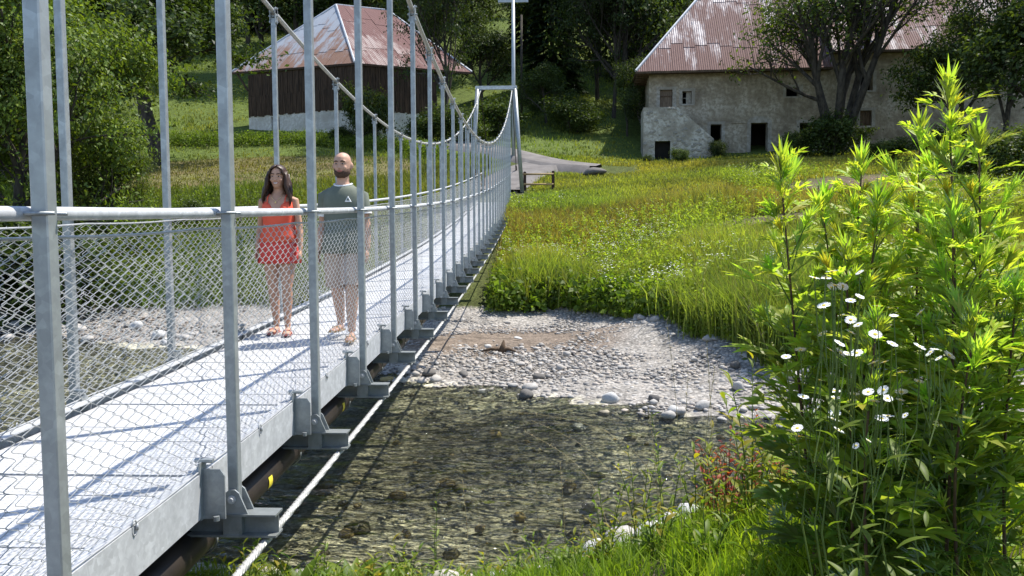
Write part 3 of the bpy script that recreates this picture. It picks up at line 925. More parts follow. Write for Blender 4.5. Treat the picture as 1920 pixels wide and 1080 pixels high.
# ---- barn
def barn():
    eB, eL, eR = at(665, 118, 60), at(434, 134, 64.5), at(885, 140, 66)
    ze = eB[2]
    eL[2] = ze + 0.35; eR[2] = ze + 0.45
    eF = eL + eR - eB
    pk, pe = at(630, 10, 68.2), at(727, 20, 71.0)
    c0 = np.array([eB[0], eB[1], gz(eB[0], eB[1] + 1)])
    root = empty('barn', c0, 0, 'old barn with rusty hipped metal roof, black boards and white base', 'barn')
    V = lambda p: Vector((p[0], p[1], p[2])) - Vector(c0)
    eB, eL, eR, eF, pk, pe = map(V, (eB, eL, eR, eF, pk, pe))
    roof_face(root, [eL, eB, pk], M['roof_barn'], 0.8, 1.9, patina=lambda u, v: 0.42 * (1 - v) - 0.18 + 0.1 * u)
    roof_face(root, [eB, eR, pe, pk], M['roof_barn_red'], 0.9, 2.6, patina=lambda u, v: 0.22 * v + 0.25 * u - 0.08)
    roof_face(root, [eF, eL, pk, pe], M['roof_barn_red'], 1.6, 4)
    roof_face(root, [eR, eF, pe], M['roof_barn_red'], 1.6, 4)
    for a, b in ((eB, pk), (pk, pe), (pe, eR), (eL, pk)):
        mb = MB(); mb.tube([a + Vector((0, 0, .05)), b + Vector((0, 0, .05))], 0.09, 6)
        mb.build('ridge_cap', M['flash'], root)
    # soffit and eave board
    mb = MB(); mb.add([eB, eR, eF, eL], [(0, 1, 2, 3)])
    mb.build('soffit', M['boards'], root)
    for a, b in ((eL, eB), (eB, eR)):
        dvec = (b - a).normalized(); nvec = dvec.cross(Vector((0, 0, 1))) * 0.02
        mb = MB(); mb.add([a - nvec + Vector((0, 0, -.16)), b - nvec + Vector((0, 0, -.16)), b - nvec, a - nvec, a + nvec + Vector((0, 0, -.16)), b + nvec + Vector((0, 0, -.16)), b + nvec, a + nvec],
                         [(0, 1, 2, 3), (7, 6, 5, 4), (0, 4, 5, 1), (3, 2, 6, 7), (0, 3, 7, 4), (1, 5, 6, 2)])
        mb.build('eave_board', M['roof_barn_red'] if False else M['boards'], root)
    # wall corners, inset from the eaves
    uL, uR = (eL - eB).normalized(), (eR - eB).normalized()
    wB = eB + uL * 0.15 + uR * 0.15
    LL, LR = (eL - eB).length - 1.7, (eR - eB).length - 3.4
    zs_ = at(640, 204, 60.6)[2] - c0[2]
    Hh = eB.z - zs_
    for org, u, L, nmw in ((wB, uL, LL, 0), (wB, uR, LR, 1)):
        ang = math.atan2(u.y, u.x)
        inw = uR if nmw == 0 else uL
        flip = 1 if (Vector((0, 0, 1)).cross(u)).dot(inw) > 0 else -1
        low = -1.6
        d0 = LL * 0.70 if nmw == 0 else LR * 0.12
        ops = [(d0, d0 + 0.85, 1.6 + 0.05, 1.6 + 1.65)] if nmw == 0 else [(d0, d0 + 0.9, 1.6, 1.6 + 1.9)]
        wl = wall_open(L, zs_ - low, 0.6 * 1.0, ops)
        wl.v = [(p[0], p[1] * flip, p[2]) for p in wl.v]
        o = wl.build('base_wall', M['lime'], root, loc=(org.x, org.y, low), rot=(0, 0, ang))
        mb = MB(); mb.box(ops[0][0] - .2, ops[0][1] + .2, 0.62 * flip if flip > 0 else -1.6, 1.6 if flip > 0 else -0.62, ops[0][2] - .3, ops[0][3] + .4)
        mb.build('doorway_shade_block', M['dark'], root, loc=(org.x, org.y, low), rot=(0, 0, ang))  # near-black block paints the shade behind the doorway
        mb = MB(); mb.box(0.02, L - .02, 0.25 * flip if flip > 0 else -0.4, 0.4 if flip > 0 else -0.25, 0, Hh)
        mb.build('board_backing', M['dark'], root, loc=(org.x, org.y, zs_), rot=(0, 0, ang))
        x = 0.0
        clad = MB()
        while x < L:
            wd = random.uniform(0.17, 0.25)
            o_ = random.uniform(-0.03, 0.03) - 0.06
            y0, y1 = sorted(((o_) * flip, (o_ + 0.16) * flip))
            zb = random.uniform(-0.12, 0.02)
            zt = Hh * 0.47 + random.uniform(-.02, .02)
            clad.box(x, min(x + wd - random.uniform(.01, .035), L), y0, y1, zb, zt)
            o_ = random.uniform(-0.02, 0.04) - 0.02
            y0, y1 = sorted(((o_) * flip, (o_ + 0.16) * flip))
            clad.box(x, min(x + wd - random.uniform(.01, .035), L), y0, y1, zt + .015, Hh)
            x += wd
        tag(clad.build('board_cladding', M['boards'], root, loc=(org.x, org.y, zs_), rot=(0, 0, ang)), kind='stuff')
    # braces under the left eave
    for k in (0.2, 0.9):
        p = wB + uL * LL
        mb = MB(); mb.tube([p + Vector((0, 0, -1.6)), p + uL * 1.1 + Vector((0, 0, -0.15))], 0.09, 5)
    mb.build('eave_brace', M['boards'], root)
barn()

# ---- farmhouse
def house():
    e0, e1 = at(1192, 134, 55.0), at(1562, 126, 54.2)
    ze = 0.5 * (e0[2] + e1[2])
    ux = np.array([e1[0] - e0[0], e1[1] - e0[1]]); ux /= np.linalg.norm(ux)
    uy = np.array([-ux[1], ux[0]])
    ang = math.atan2(ux[1], ux[0])
    w0 = e0[:2] + ux * 1.0 + uy * 0.9
    zb = at(1400, 292, 55)[2] - 1.5
    root = empty('farmhouse', (w0[0], w0[1], zb), ang, 'abandoned grey stone farmhouse with faded red corrugated iron roof', 'house')
    def loc(px_, py_):
        """local wall x, z of a photograph pixel on the front wall plane."""
        v = ray(px_, py_)
        n = np.array([uy[0], uy[1], 0])
        k = (np.array([w0[0], w0[1], 0]) @ n) / (v @ n)
        p = v * k
        return ((p[:2] - w0) @ ux, p[2] + EYE - zb)
    def rect(x0, y0, x1, y1):
        a, b = loc(x0, y1), loc(x1, y0)
        return (a[0], b[0], a[1], b[1])
    W = loc(2050, 200)[0]
    H = ze - zb
    xm = loc(1562, 126)[0]
    ops = dict(upper_door=rect(1237, 168, 1261, 214), small_window=rect(1279, 171, 1297, 195), low_opening=rect(1332, 233, 1353, 266), main_door=rect(1407, 230, 1440, 291),
               mid_window=rect(1474, 164, 1499, 181), low_window=rect(1499, 230, 1521, 256), shutter_window=rect(1612, 207, 1635, 236), high_window=rect(1613, 138, 1637, 170), far_window=rect(1722, 138, 1747, 170), right_window=rect(1840, 140, 1862, 170))
    H2 = loc(1700, 97)[1] - 0.0
    wl = wall_open(xm, H, 0.65, [v for v in ops.values() if v[1] < xm])
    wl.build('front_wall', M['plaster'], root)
    wl = wall_open(W - xm, H2, 0.65, [(v[0] - xm, v[1] - xm, v[2], v[3]) for v in ops.values() if v[0] > xm])
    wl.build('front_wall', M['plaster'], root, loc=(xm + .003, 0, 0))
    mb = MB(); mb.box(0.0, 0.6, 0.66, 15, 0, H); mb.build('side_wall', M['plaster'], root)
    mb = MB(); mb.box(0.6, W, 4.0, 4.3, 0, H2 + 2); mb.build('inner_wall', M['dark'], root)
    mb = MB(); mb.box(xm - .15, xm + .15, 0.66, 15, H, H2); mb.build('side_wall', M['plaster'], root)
    # stone surrounds, doors, shutters
    for k, (x0, x1, z0, z1) in ops.items():
        mb = MB()
        q = 0.22 if 'door' not in k else 0.26
        mb.prism([(x0 - q, z0 - .02), (x0 - .004, z0 - .02), (x0 - .004, z1), (x0 - q * .9, z1 + .02)], (-0.022, 0.2), 'y')
        mb.prism([(x1 + .004, z0 - .02), (x1 + q * 1.1, z0 - .02), (x1 + q, z1 + .02), (x1 + .004, z1)], (-0.024, 0.2), 'y')
        if k == 'main_door':
            arc = [(x0 - q, z1 + .003)] + [(0.5 * (x0 + x1) + (0.5 * (x1 - x0) + q) * math.cos(a), z1 + .05 + 0.42 * math.sin(a)) for a in np.linspace(math.pi, 0, 9)] + [(x1 + q, z1 + .003)]
            mb.prism(arc, (-0.03, 0.2), 'y')
        else:
            mb.prism([(x0 - q, z1 + .003), (x1 + q, z1 + .003), (x1 + q * 1.2, z1 + .2), (x0 - q * 1.1, z1 + .19)], (-0.03, 0.2), 'y')
        fr = mb.build('stone_surround', M['quoin'], root)
        if 'window' in k:
            mb = MB(); mb.box(x0 - .2, x1 + .2, -0.06, 0.25, z0 - .12, z0 - .004); mb.build('sill', M['quoin'], fr)
    x0, x1, z0, z1 = ops['upper_door']
    dr = None
    n = 5
    mb = MB(); mb.box(x0 + .01, x1 - .01, 0.2, 0.24, z0 + .01, z1 - .01); dr = mb.build('door', M['door_wood'], root)
    for i in range(n):
        a = x0 + .012 + (x1 - x0 - .02) * i / n
        mb = MB(); mb.box(a, a + (x1 - x0) / n - .02, 0.165 + .008 * (i % 2), 0.2, z0 + .02, z1 - .02); mb.build('door_board', M['door_wood'], dr)
    mb = MB(); mb.box(x0 + .03, x1 - .03, 0.14, 0.165, z0 + .4, z0 + .5); mb.box(x0 + .03, x1 - .03, 0.14, 0.165, z1 - .5, z1 - .4); mb.build('door_batten', M['wood'], dr)
    for key in ('shutter_window',):
        x0, x1, z0, z1 = ops[key]
        for i in range(2):
            a = x0 + (x1 - x0) * i / 2
            mb = MB(); mb.box(a + .01, a + (x1 - x0) / 2 - .01, 0.15, 0.19, z0 + .01, z1 - .01); sh = mb.build('shutter', M['wood'], root)
            mb = MB(); mb.box(a + .03, a + (x1 - x0) / 2 - .03, 0.12, 0.15, z0 + .15, z0 + .23); mb.box(a + .03, a + (x1 - x0) / 2 - .03, 0.12, 0.15, z1 - .25, z1 - .17); mb.build('shutter_batten', M['wood'], sh)
    x0, x1, z0, z1 = ops['small_window']
    xm_ = x0 + (x1 - x0) * .45
    mb = MB(); mb.box(x0 + .01, x0 + .06, .2, .25, z0, z1); mb.box(xm_, xm_ + .05, .2, .25, z0, z1); mb.box(x1 - .06, x1 - .01, .2, .25, z0, z1); mb.box(x0, x1, .21, .24, (z0 + z1) / 2 - .02, (z0 + z1) / 2 + .02)
    fw_ = mb.build('window_frame', M['quoin'], root)
    mb = MB(); mb.box(xm_ + .05, x1 - .06, .215, .235, z0, z1); mb.build('window_board', M['quoin'], fw_)
    # left roof: steep hip with a skirt of newer sheets along the eave
    L = lambda p: Vector(((np.array(p[:2]) - w0) @ ux, (np.array(p[:2]) - w0) @ uy, p[2] - zb))
    A, B = L((e0[0], e0[1], ze)), L((e1[0], e1[1], ze))
    A.y = B.y = -0.9
    zr_ = 11.2
    C, D = Vector((B.x + 4.0, 8.2, H + zr_)), Vector((A.x + 8.6, 8.2, H + zr_))
    E_ = Vector((A.x, 17.3, H))
    roof_face(root, [A, B, Vector((B.x, 8.2, H + zr_)), D], M['roof_house'], 0.86, 2.6, patina=lambda u, v: 0.10 if v < 0.16 else (-0.06 + 0.10 * v))
    roof_face(root, [E_, A, D], M['roof_house'], 1.2, 4)
    mb = MB(); mb.tube([A + Vector((0, 0, .05)), D + Vector((0, 0, .05))], 0.10, 6); mb.build('ridge_cap', M['flash'], root)
    mb = MB(); mb.box(A.x, B.x, A.y - .03, A.y + .03, H - .14, H - .005); mb.build('eave_board', M['roof_barn_red'] if False else M['wood'], root)
    mb = MB(); mb.box(A.x, B.x, A.y + .03, 0.0, H - .05, H - .02); mb.build('soffit', M['wood'], root)
    for i in range(5):
        mb = MB(); mb.box(A.x + .1, 0.0, A.y + 0.3 + i * .9, A.y + 0.42 + i * .9, H - .2, H - .06); mb.build('rafter_end', M['wood'], root)
    # right roof, set higher
    zr2 = H2
    A2, B2 = Vector((xm - 0.25, -0.8, zr2)), Vector((W + .4, -0.8, zr2))
    roof_face(root, [A2, B2, Vector((W + .4, 8.0, zr2 + 9.5)), Vector((xm - 0.25, 8.0, zr2 + 9.5))], M['roof_house'], 0.86, 2.6, patina=lambda u, v: -0.05 + .12 * v)
    mb = MB(); mb.box(A2.x, B2.x, -0.83, -0.77, zr2 - .14, zr2 - .005); mb.build('eave_board', M['wood'], root)
    mb = MB(); mb.box(A2.x, B2.x, -0.77, 0.0, zr2 - .05, zr2 - .02); mb.build('soffit', M['wood'], root)
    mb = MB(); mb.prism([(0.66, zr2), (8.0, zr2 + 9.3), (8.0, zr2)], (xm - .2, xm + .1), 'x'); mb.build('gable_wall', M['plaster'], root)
    # outside stair: rubble wall with a cellar opening
    q = [loc(1202, 212), loc(1262, 213), loc(1276, 226), loc(1328, 268), loc(1330, 312), loc(1202, 312)]
    dep = 2.4
    oc = rect(1222, 272, 1250, 304)
    mb = MB()
    xa, xb = q[0][0], q[3][0]
    ztop = q[0][1]
    zlow = 0.2
    prof = lambda x: ztop if x < q[1][0] else ztop + (q[3][1] - ztop) * (x - q[1][0]) / (q[3][0] - q[1][0])
    xs_ = sorted(set(list(np.linspace(xa, xb, 12)) + [oc[0], oc[1], q[1][0]]))
    for a, b in zip(xs_[:-1], xs_[1:]):
        z0 = oc[3] if oc[0] - 1e-6 <= a and b <= oc[1] + 1e-6 else zlow
        ins = z0 == oc[3]
        mb.add([(a, -dep, z0), (b, -dep, z0), (b, -dep, prof(b)), (a, -dep, prof(a)), (a, -0.05 if not ins else -0.05, z0), (b, -0.05, z0), (b, -0.05, prof(b)), (a, -0.05, prof(a))],
               [(0, 1, 2, 3), (7, 6, 5, 4), (3, 2, 6, 7), (0, 4, 5, 1)] + ([(0, 3, 7, 4)] if a == xs_[0] else []) + ([(1, 5, 6, 2)] if b == xs_[-1] else []))
    stair = mb.build('stair_wall', mat_plaster('limed_rubble', (.24, .21, .17), (.40, .37, .31), (.52, .49, .43), (.28, .25, .2)), root)
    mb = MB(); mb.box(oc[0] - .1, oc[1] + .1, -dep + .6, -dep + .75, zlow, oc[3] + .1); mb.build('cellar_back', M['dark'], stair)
    # rubble stones set in the stair wall
    for i in range(90):
        x = random.uniform(xa + .1, xb - .15); z = random.uniform(0.9, prof(x) - .08)
        if oc[0] - .15 < x < oc[1] + .15 and z < oc[3] + .15: continue
        r_ = random.uniform(.07, .17)
        st = link('stone', STONES[i % len(STONES)], M['quoin'], stair, loc=(x, -dep + .01, z), rot=(0, random.uniform(-.4, .4), 0), scale=(r_ * 1.3, r_ * .45, r_ * .8))

# stone meshes (shared)
STONES = []
for k in range(8):
    bm = bmesh.new()
    bmesh.ops.create_icosphere(bm, subdivisions=2 if k < 4 else 1, radius=1.0)
    r_ = np.random.default_rng(50 + k)
    ax = r_.normal(size=(7, 3)); ax /= np.linalg.norm(ax, axis=1)[:, None]
    cut = r_.uniform(0.55, 0.9, 7)
    for v in bm.verts:
        p = np.array(v.co)
        for a, c in zip(ax, cut):
            dd = p @ a
            if dd > c: p = p - a * (dd - c) * 0.85
        v.co = p * (1 + r_.normal() * 0.02)
    me = bpy.data.meshes.new('stone')
    bm.to_mesh(me); bm.free()
    for p in me.polygons: p.use_smooth = True
    a_ = me.attributes.new('Col', 'FLOAT_COLOR', 'POINT')
    for d_ in a_.data: d_.color = (1, 1, 1, 1)
    STONES.append(me)
house()

# ---- wooden fence by the road, utility poles, boulder
M['post'] = mat_noise('dark_fence_post', (0.035, 0.02, 0.014), (0.07, 0.04, 0.03), 5, 0.85, 0, 0.3)
def fence(x0, x1, d, label):
    a, b = at(x0, 345, d), at(x1, 345, d)
    root = empty('wooden_fence', ((a[0] + b[0]) / 2, d, gz((a[0] + b[0]) / 2, d)), 0, label, 'fence')
    o = np.array(root.location)
    for x in (a[0], b[0]):
        z = gz(x, d)
        mb = MB(); mb.box(-.075, .075, -.075, .075, -.3, 1.0); mb.prism([(-.075, 1.0), (.075, 1.0), (.0, 1.04)], (-.075, .075), 'y')
        mb.build('fence_post', M['post'], root, loc=(x - o[0], 0, z - o[2]))
    zt = at(x0, 327, d)[2]
    for z in (zt, zt - 0.52):
        mb = MB(); mb.tube([(a[0] - o[0] - .1, -0.12, z - o[2]), (b[0] - o[0] + .02, -0.12, z - o[2])], 0.05, 8)
        mb.build('rail', M['rail_wood'], root, smooth=True)
fence(984, 1037, 40.2, 'low wooden fence with two yellow-brown rails right of the bridge tower')
fence(893, 906, 40.6, 'short wooden fence seen between the hangers at the far bridge end')

M['pole_grey'] = mat_noise('grey_pole_steel', (0.33, 0.36, 0.38), (0.42, 0.45, 0.47), 3, 0.5, 0.2)
def pole(px_, ytop, ybase, d, r, mat, label, arm=0.0, name='utility_pole'):
    p0 = at(px_ + 1, ybase, d)
    z0 = gz(p0[0], d)
    zt = at(px_, ytop, d)[2]
    root = empty(name, (p0[0], d, z0), 0, label, 'pole')
    mb = MB(); mb.tube([(0, 0, -.4), (0, 0, zt - z0)], [r, r * .8], 12); mb.build('mast', mat, root, smooth=True)
    if arm:
        mb = MB(); mb.box(-arm, arm, -.06, .06, zt - z0 - .35, zt - z0 - .2); ca = mb.build('cross_arm', mat, root)
        for s in (-.85, 0, .85):
            mb = MB(); mb.tube([(s * arm, 0, zt - z0 - .2), (s * arm, 0, zt - z0 + .1)], [.06, .04], 8); mb.build('insulator', M['flash'], ca)
pole(962, -6, 300, 49.5, 0.135, M['pole_grey'], 'tall grey utility pole rising behind the far bridge tower', 0.95)
pole(977, 28, 212, 66, 0.12, M['bark'], 'thin dark wooden pole on the slope behind the grey pole', 0.0)

def rock(name, px_, py_, d, sx, sy, sz, rz, mi, mat, label, cat, group=None, sink=0.25):
    p = at(px_, py_, d)
    o = link(name, STONES[mi], mat, loc=(p[0], p[1], gz(p[0], p[1]) + sz * (1 - sink) * .8), rot=(0, 0, rz), scale=(sx, sy, sz))
    if len(o.data.materials) == 0: o.data.materials.append(mat)
    o.material_slots[0].link = 'OBJECT'
    o.material_slots[0].material = mat
    return tag(o, label, cat, group)
M['stone_dark'] = mat_stone('dark_stone', (0.07, 0.065, 0.06), (0.16, 0.15, 0.14), (0.11, 0.1, 0.09))
rock('boulder', 1113, 330, 45.0, 0.85, 0.5, 0.30, 0.1, 1, M['stone_dark'], 'flat dark boulder at the road edge above the meadow', 'boulder')
# ------------------------------------------------------------------ trees
def leaf_quads(P, size, g, up=0.5, out=None, droop=0.0, narrow=0.5):
    """Bent diamond leaves at the points P. Returns vertices and faces."""
    n = len(P)
    nrm = g.normal(size=(n, 3))
    nrm[:, 2] += up * 2
    if out is not None: nrm += out * 0.8
    nrm = norm(nrm)
    t = norm(np.cross(nrm, g.normal(size=(n, 3))))
    t[:, 2] -= droop
    t = norm(t)
    b = norm(np.cross(nrm, t))
    L = (size * g.uniform(0.65, 1.3, n))[:, None]
    W = L * narrow
    v = np.stack([P - t * L * 0.5, P + b * W * 0.5 + nrm * L * 0.06, P + t * L * 0.5 - nrm * L * 0.05, P - b * W * 0.5 + nrm * L * 0.06], 1)
    f = np.arange(n * 4).reshape(n, 4)
    return v.reshape(-1, 3), f

def leaf_colors(n, g, c0, c1, per=4, spread=0.22):
    k = g.random((n, 1))
    c = np.array(c0) * (1 - k) + np.array(c1) * k
    c = c * (1 + spread * g.normal(size=(n, 1)))
    return np.repeat(np.clip(c, 0.004, 1), per, axis=0)

class Grow:
    def __init__(s, seed):
        s.r = random.Random(seed)
        s.mb = MB()
        s.tips = []
    def branch(s, p, d, L, rad, depth, maxd, kids, spread, trop, wob, first=0.3):
        r = s.r
        pts, rs = [p.copy()], [rad]
        n = 5 if depth < maxd else 3
        for i in range(n):
            d = (d + Vector((r.gauss(0, wob), r.gauss(0, wob), r.gauss(0, wob) + trop))).normalized()
            p = p + d * (L / n)
            pts.append(p.copy()); rs.append(rad * (1 - 0.62 * (i + 1) / n))
        if rad > 0.008: s.mb.tube(pts, rs, 7 if depth == 0 else (5 if depth < 2 else 3), caps=False, ref=(.97, .2, .1))
        if depth >= maxd:
            s.tips += [(pts[-1], d), (pts[-2], d), (pts[1], d)]
            return
        if depth >= maxd - 1: s.tips += [(pts[-1], d), (pts[-2], d)]
        for k in range(kids[depth]):
            f = first + (1 - first) * (k + r.random()) / kids[depth]
            i = min(int(f * n), n - 1)
            q = pts[i].lerp(pts[i + 1], f * n - i)
            a = r.uniform(0, 2 * math.pi) if depth else 2 * math.pi * (k * 0.381 + r.uniform(-.06, .06))
            side = d.orthogonal().normalized()
            side = (Matrix.Rotation(a, 3, d) @ side)
            sp = spread[depth] * r.uniform(0.75, 1.25)
            nd_ = (d * math.cos(sp) + side * math.sin(sp)).normalized()
            s.branch(q, nd_, L * r.uniform(0.5, 0.72) * (1.15 - 0.45 * f), rs[i] * 0.62, depth + 1, maxd, kids, spread, trop * 0.6 + 0.02, wob * 1.15, 0.25)

def make_tree(name, seed, H, trunk_r, kids, spread, leaf, nleaf, clump, c0, c1, maxd=3, stems=1, lean=0.0, trop=0.03, trunk_frac=0.62, up=0.5, first=0.3, wob=0.08, lowfill=0):
    g = np.random.default_rng(seed)
    G = Grow(seed)
    for k in range(stems):
        a = 2 * math.pi * k / max(stems, 1) + 0.4
        ln = lean if stems > 1 else lean * 0.3
        d = Vector((math.cos(a) * ln, math.sin(a) * ln, 1)).normalized()
        G.branch(Vector((math.cos(a) * trunk_r * .6 * (stems > 1), math.sin(a) * trunk_r * .6 * (stems > 1), -0.3)), d, H * trunk_frac * (1 if stems == 1 else G.r.uniform(.8, 1.1)), trunk_r, 0, maxd, kids, spread, trop, wob, first)
    T = np.array([tuple(p) for p, _ in G.tips])
    # clumps: many leaves share a clump centre, so the crown has gaps and lumps
    nc = len(T)
    wgt = g.gamma(0.9, 1.0, nc)
    idx = g.choice(nc, nleaf, p=wgt / wgt.sum())
    off = g.normal(size=(nleaf, 3)) * clump * np.array((1, 1, 0.62))
    P = T[idx] + off
    if lowfill:
        P = np.concatenate([P, np.c_[g.normal(0, H * .16, lowfill), g.normal(0, H * .16, lowfill), g.uniform(0, H * .35, lowfill)]])
    P[:, 2] = np.maximum(P[:, 2], 0.05)
    ctr = P.mean(0)
    out = norm(P - ctr)
    v, f = leaf_quads(P, leaf, g, up, out)
    clump_tone = g.normal(1.0, 0.16, nc + 1)
    tone = np.concatenate([clump_tone[idx], np.full(len(P) - nleaf, 1.0)])
    col = leaf_colors(len(P), g, c0, c1) * np.repeat(tone, 4)[:, None]
    me_c = np_mesh('crown', v, [f], np.clip(col, .004, 1))
    me_t = G.mb.mesh('trunk', True, fix=False)
    return me_t, me_c

def make_spruce(seed, H, c0, c1, n=9000):
    g = np.random.default_rng(seed)
    mb = MB(); mb.tube([(0, 0, -.3), (0, 0, H)], [H * .016, .02], 6)
    k = g.random(n) ** 0.75
    z = H * (0.06 + 0.94 * (1 - k) ** 1.0)
    R_ = (H * 0.19) * (1 - z / H) ** 0.85 + 0.12
    nb = 9
    tier = np.floor(z / (H / 26))
    a = (np.floor(g.random(n) * nb) + tier * 0.37 + g.normal(0, .10, n)) * 2 * math.pi / nb
    r = R_ * np.sqrt(g.random(n)) * g.uniform(.8, 1.1, n)
    P = np.c_[r * np.cos(a), r * np.sin(a), tier * (H / 26) - r * 0.38 + g.normal(0, .07, n)]
    P[:, 2] = np.maximum(P[:, 2], .1)
    out = np.c_[np.cos(a), np.sin(a), np.full(n, -.4)]
    t = norm(out + g.normal(0, .35, (n, 3)))
    b = norm(np.cross(t, np.array((0, 0, 1.0))))
    L = (g.uniform(.35, .75, n) * H / 16)[:, None]
    W = L * .34
    v = np.stack([P - t * L * .4, P + b * W * .5 - np.array((0, 0, .05)), P + t * L * .6, P - b * W * .5 - np.array((0, 0, .05))], 1).reshape(-1, 3)
    me_c = np_mesh('crown', v, [np.arange(n * 4).reshape(n, 4)], leaf_colors(n, g, c0, c1))
    return mb.mesh('trunk', True, fix=False), me_c

TREES = {}
TREES['round'] = [make_tree('round', 101 + k, 11, 0.26, (8, 6, 5), (0.85, 0.8, 0.8), 0.27, 15000, 0.50, (0.028, 0.05, 0.012), (0.065, 0.095, 0.022), trunk_frac=.62, first=.28) for k in range(3)]
TREES['tall'] = [make_tree('tall', 201 + k, 16, 0.28, (12, 6, 5), (0.62, 0.75, 0.8), 0.30, 17000, 0.52, (0.026, 0.048, 0.013), (0.06, 0.09, 0.022), trunk_frac=.8, first=.2) for k in range(2)]
TREES['spruce'] = [make_spruce(301 + k, 16, (0.014, 0.026, 0.012), (0.03, 0.05, 0.02), 11000) for k in range(2)]
TREES['shrub'] = [make_tree('shrub', 401 + k, 2.6, 0.045, (5, 5, 4), (0.5, 0.7, 0.8), 0.13, 7000, 0.20, (0.035, 0.062, 0.014), (0.08, 0.115, 0.025), stems=5, lean=.5, trunk_frac=.62, lowfill=900) for k in range(2)]
TREES['bright'] = [make_tree('bright', 501, 8.5, 0.13, (11, 7, 5), (0.8, 0.75, 0.8), 0.15, 42000, 0.30, (0.075, 0.125, 0.02), (0.15, 0.20, 0.035), stems=3, lean=.28, trunk_frac=.72, first=.1, lowfill=2500),
                   make_tree('bright', 502, 10, 0.2, (10, 7, 6), (0.8, 0.8, 0.8), 0.17, 40000, 0.33, (0.07, 0.12, 0.02), (0.14, 0.19, 0.032), trunk_frac=.7, first=.15, lowfill=1500)]
TREES['walnut'] = [make_tree('walnut', 605, 11, 0.24, (6, 5, 5), (0.55, 0.7, 0.85), 0.22, 11000, 0.40, (0.06, 0.10, 0.02), (0.12, 0.17, 0.035), stems=6, lean=.38, trunk_frac=.66, first=.42, wob=.07)]
TREES['gnarled'] = [make_tree('gnarled', 705, 9, 0.32, (7, 6, 5), (1.0, 0.8, 0.8), 0.2, 15000, 0.34, (0.022, 0.042, 0.011), (0.052, 0.08, 0.02), trunk_frac=.66, first=.62, wob=.16, lean=.6)]

CENTRE = np.array((0.0, 0.0))
def plant_tree(kind, k, px_, d, h, label, group=None, cat='tree', rz=None, wide=1.0, X=None, dz=0.0):
    H0 = {'round': 11, 'tall': 16, 'spruce': 16, 'shrub': 2.6, 'bright': 9, 'walnut': 11, 'gnarled': 9}[kind]
    me_t, me_c = TREES[kind][k % len(TREES[kind])]
    x = at(px_, 300, d)[0] if X is None else X
    nm = {'round': 'broadleaf_tree', 'tall': 'tall_broadleaf_tree', 'spruce': 'spruce_tree', 'shrub': 'leafy_shrub', 'bright': 'sunlit_tree', 'walnut': 'walnut_tree', 'gnarled': 'gnarled_tree'}[kind]
    root = empty(nm, (x, d, gz(x, d) - 0.1 + dz), random.uniform(0, 6.28) if rz is None else rz, label, cat, group)
    s = h / H0
    root.scale = (s * wide, s * wide, s)
    link('trunk', me_t, M['bark'], root)
    link('crown', me_c, M['leaf'], root)
    return root

T_ = plant_tree
# near left bank
T_('bright', 1, 25, 23, 9.5, 'tall sunlit leafy tree at the left edge above the handrail', wide=.8, rz=.5)
T_('bright', 0, 195, 26.5, 5.7, 'bright bushy tree with foliage down to the ground beside the field', wide=.62, rz=1.2)
T_('shrub', 0, 60, 20.5, 3.6, 'dark shrub under the tall tree on the left bank', cat='shrub', wide=1.3)
T_('shrub', 1, -60, 22, 4.5, 'broad shrub beyond the left edge of the picture', cat='shrub', wide=1.3)
T_('round', 2, -60, 28, 12, 'broadleaf tree with dark crown behind the left edge tree')
T_('round', 1, 40, 34, 11.5, 'dark broadleaf tree behind the bushy tree by the field', rz=2.2)
T_('gnarled', 0, 305, 50, 14, 'gnarled dark tree with a leaning trunk on the pasture left of the barn', rz=3.4, wide=1.25)
T_('shrub', 0, 360, 31, 1.5, 'small round bush at the field edge left of the woman', cat='shrub')
# around the barn
T_('tall', 0, 835, 58, 14.5, 'slender tree covering the right end of the barn roof', wide=.62, rz=.3)
T_('shrub', 1, 690, 58.2, 5.6, 'tall climbing shrub against the barn corner', cat='shrub', wide=.62)
T_('shrub', 0, 640, 57.6, 1.7, 'low dark bush at the foot of the barn corner', cat='shrub', wide=1.2)
T_('shrub', 1, 860, 56.5, 3.4, 'rounded bush between the barn and the bridge hangers', cat='shrub', wide=1.2)
T_('shrub', 0, 800, 57, 2.8, 'rounded bush in front of the barn side wall', cat='shrub', wide=1.3)
T_('shrub', 0, 930, 60, 3.5, 'bush on the slope left of the grey pole', cat='shrub', wide=1.3)
for k, (px_, d, h, kd) in enumerate([(170, 74, 15, 'round'), (100, 62, 14, 'tall'), (290, 100, 15, 'round'), (470, 100, 14, 'round'), (500, 88, 17, 'tall'), (560, 84, 18, 'round'), (620, 90, 20, 'spruce'), (690, 86, 17, 'round'), (760, 84, 17, 'tall'), (820, 80, 16, 'round'), (880, 84, 16, 'tall')]):
    T_(kd, k, px_, d, h, ['dark round tree on the slope behind the bushy left tree', 'tall dark tree behind the left edge tree', 'round tree high on the pasture behind the gnarled one', 'round tree above the left end of the barn roof', 'tall tree just left of the barn roof peak', 'round dark tree filling the space above the barn peak', 'pointed spruce behind the barn ridge', 'round tree behind the right half of the barn ridge', 'tall tree above the right hip of the barn roof', 'round tree behind the slender tree at the barn end', 'tall tree between barn roof and grey pole'][k], 'trees behind the barn')
T_('round', 0, 905, 70, 9, 'broadleaf tree filling the gap between barn roof and grey pole', wide=.9)
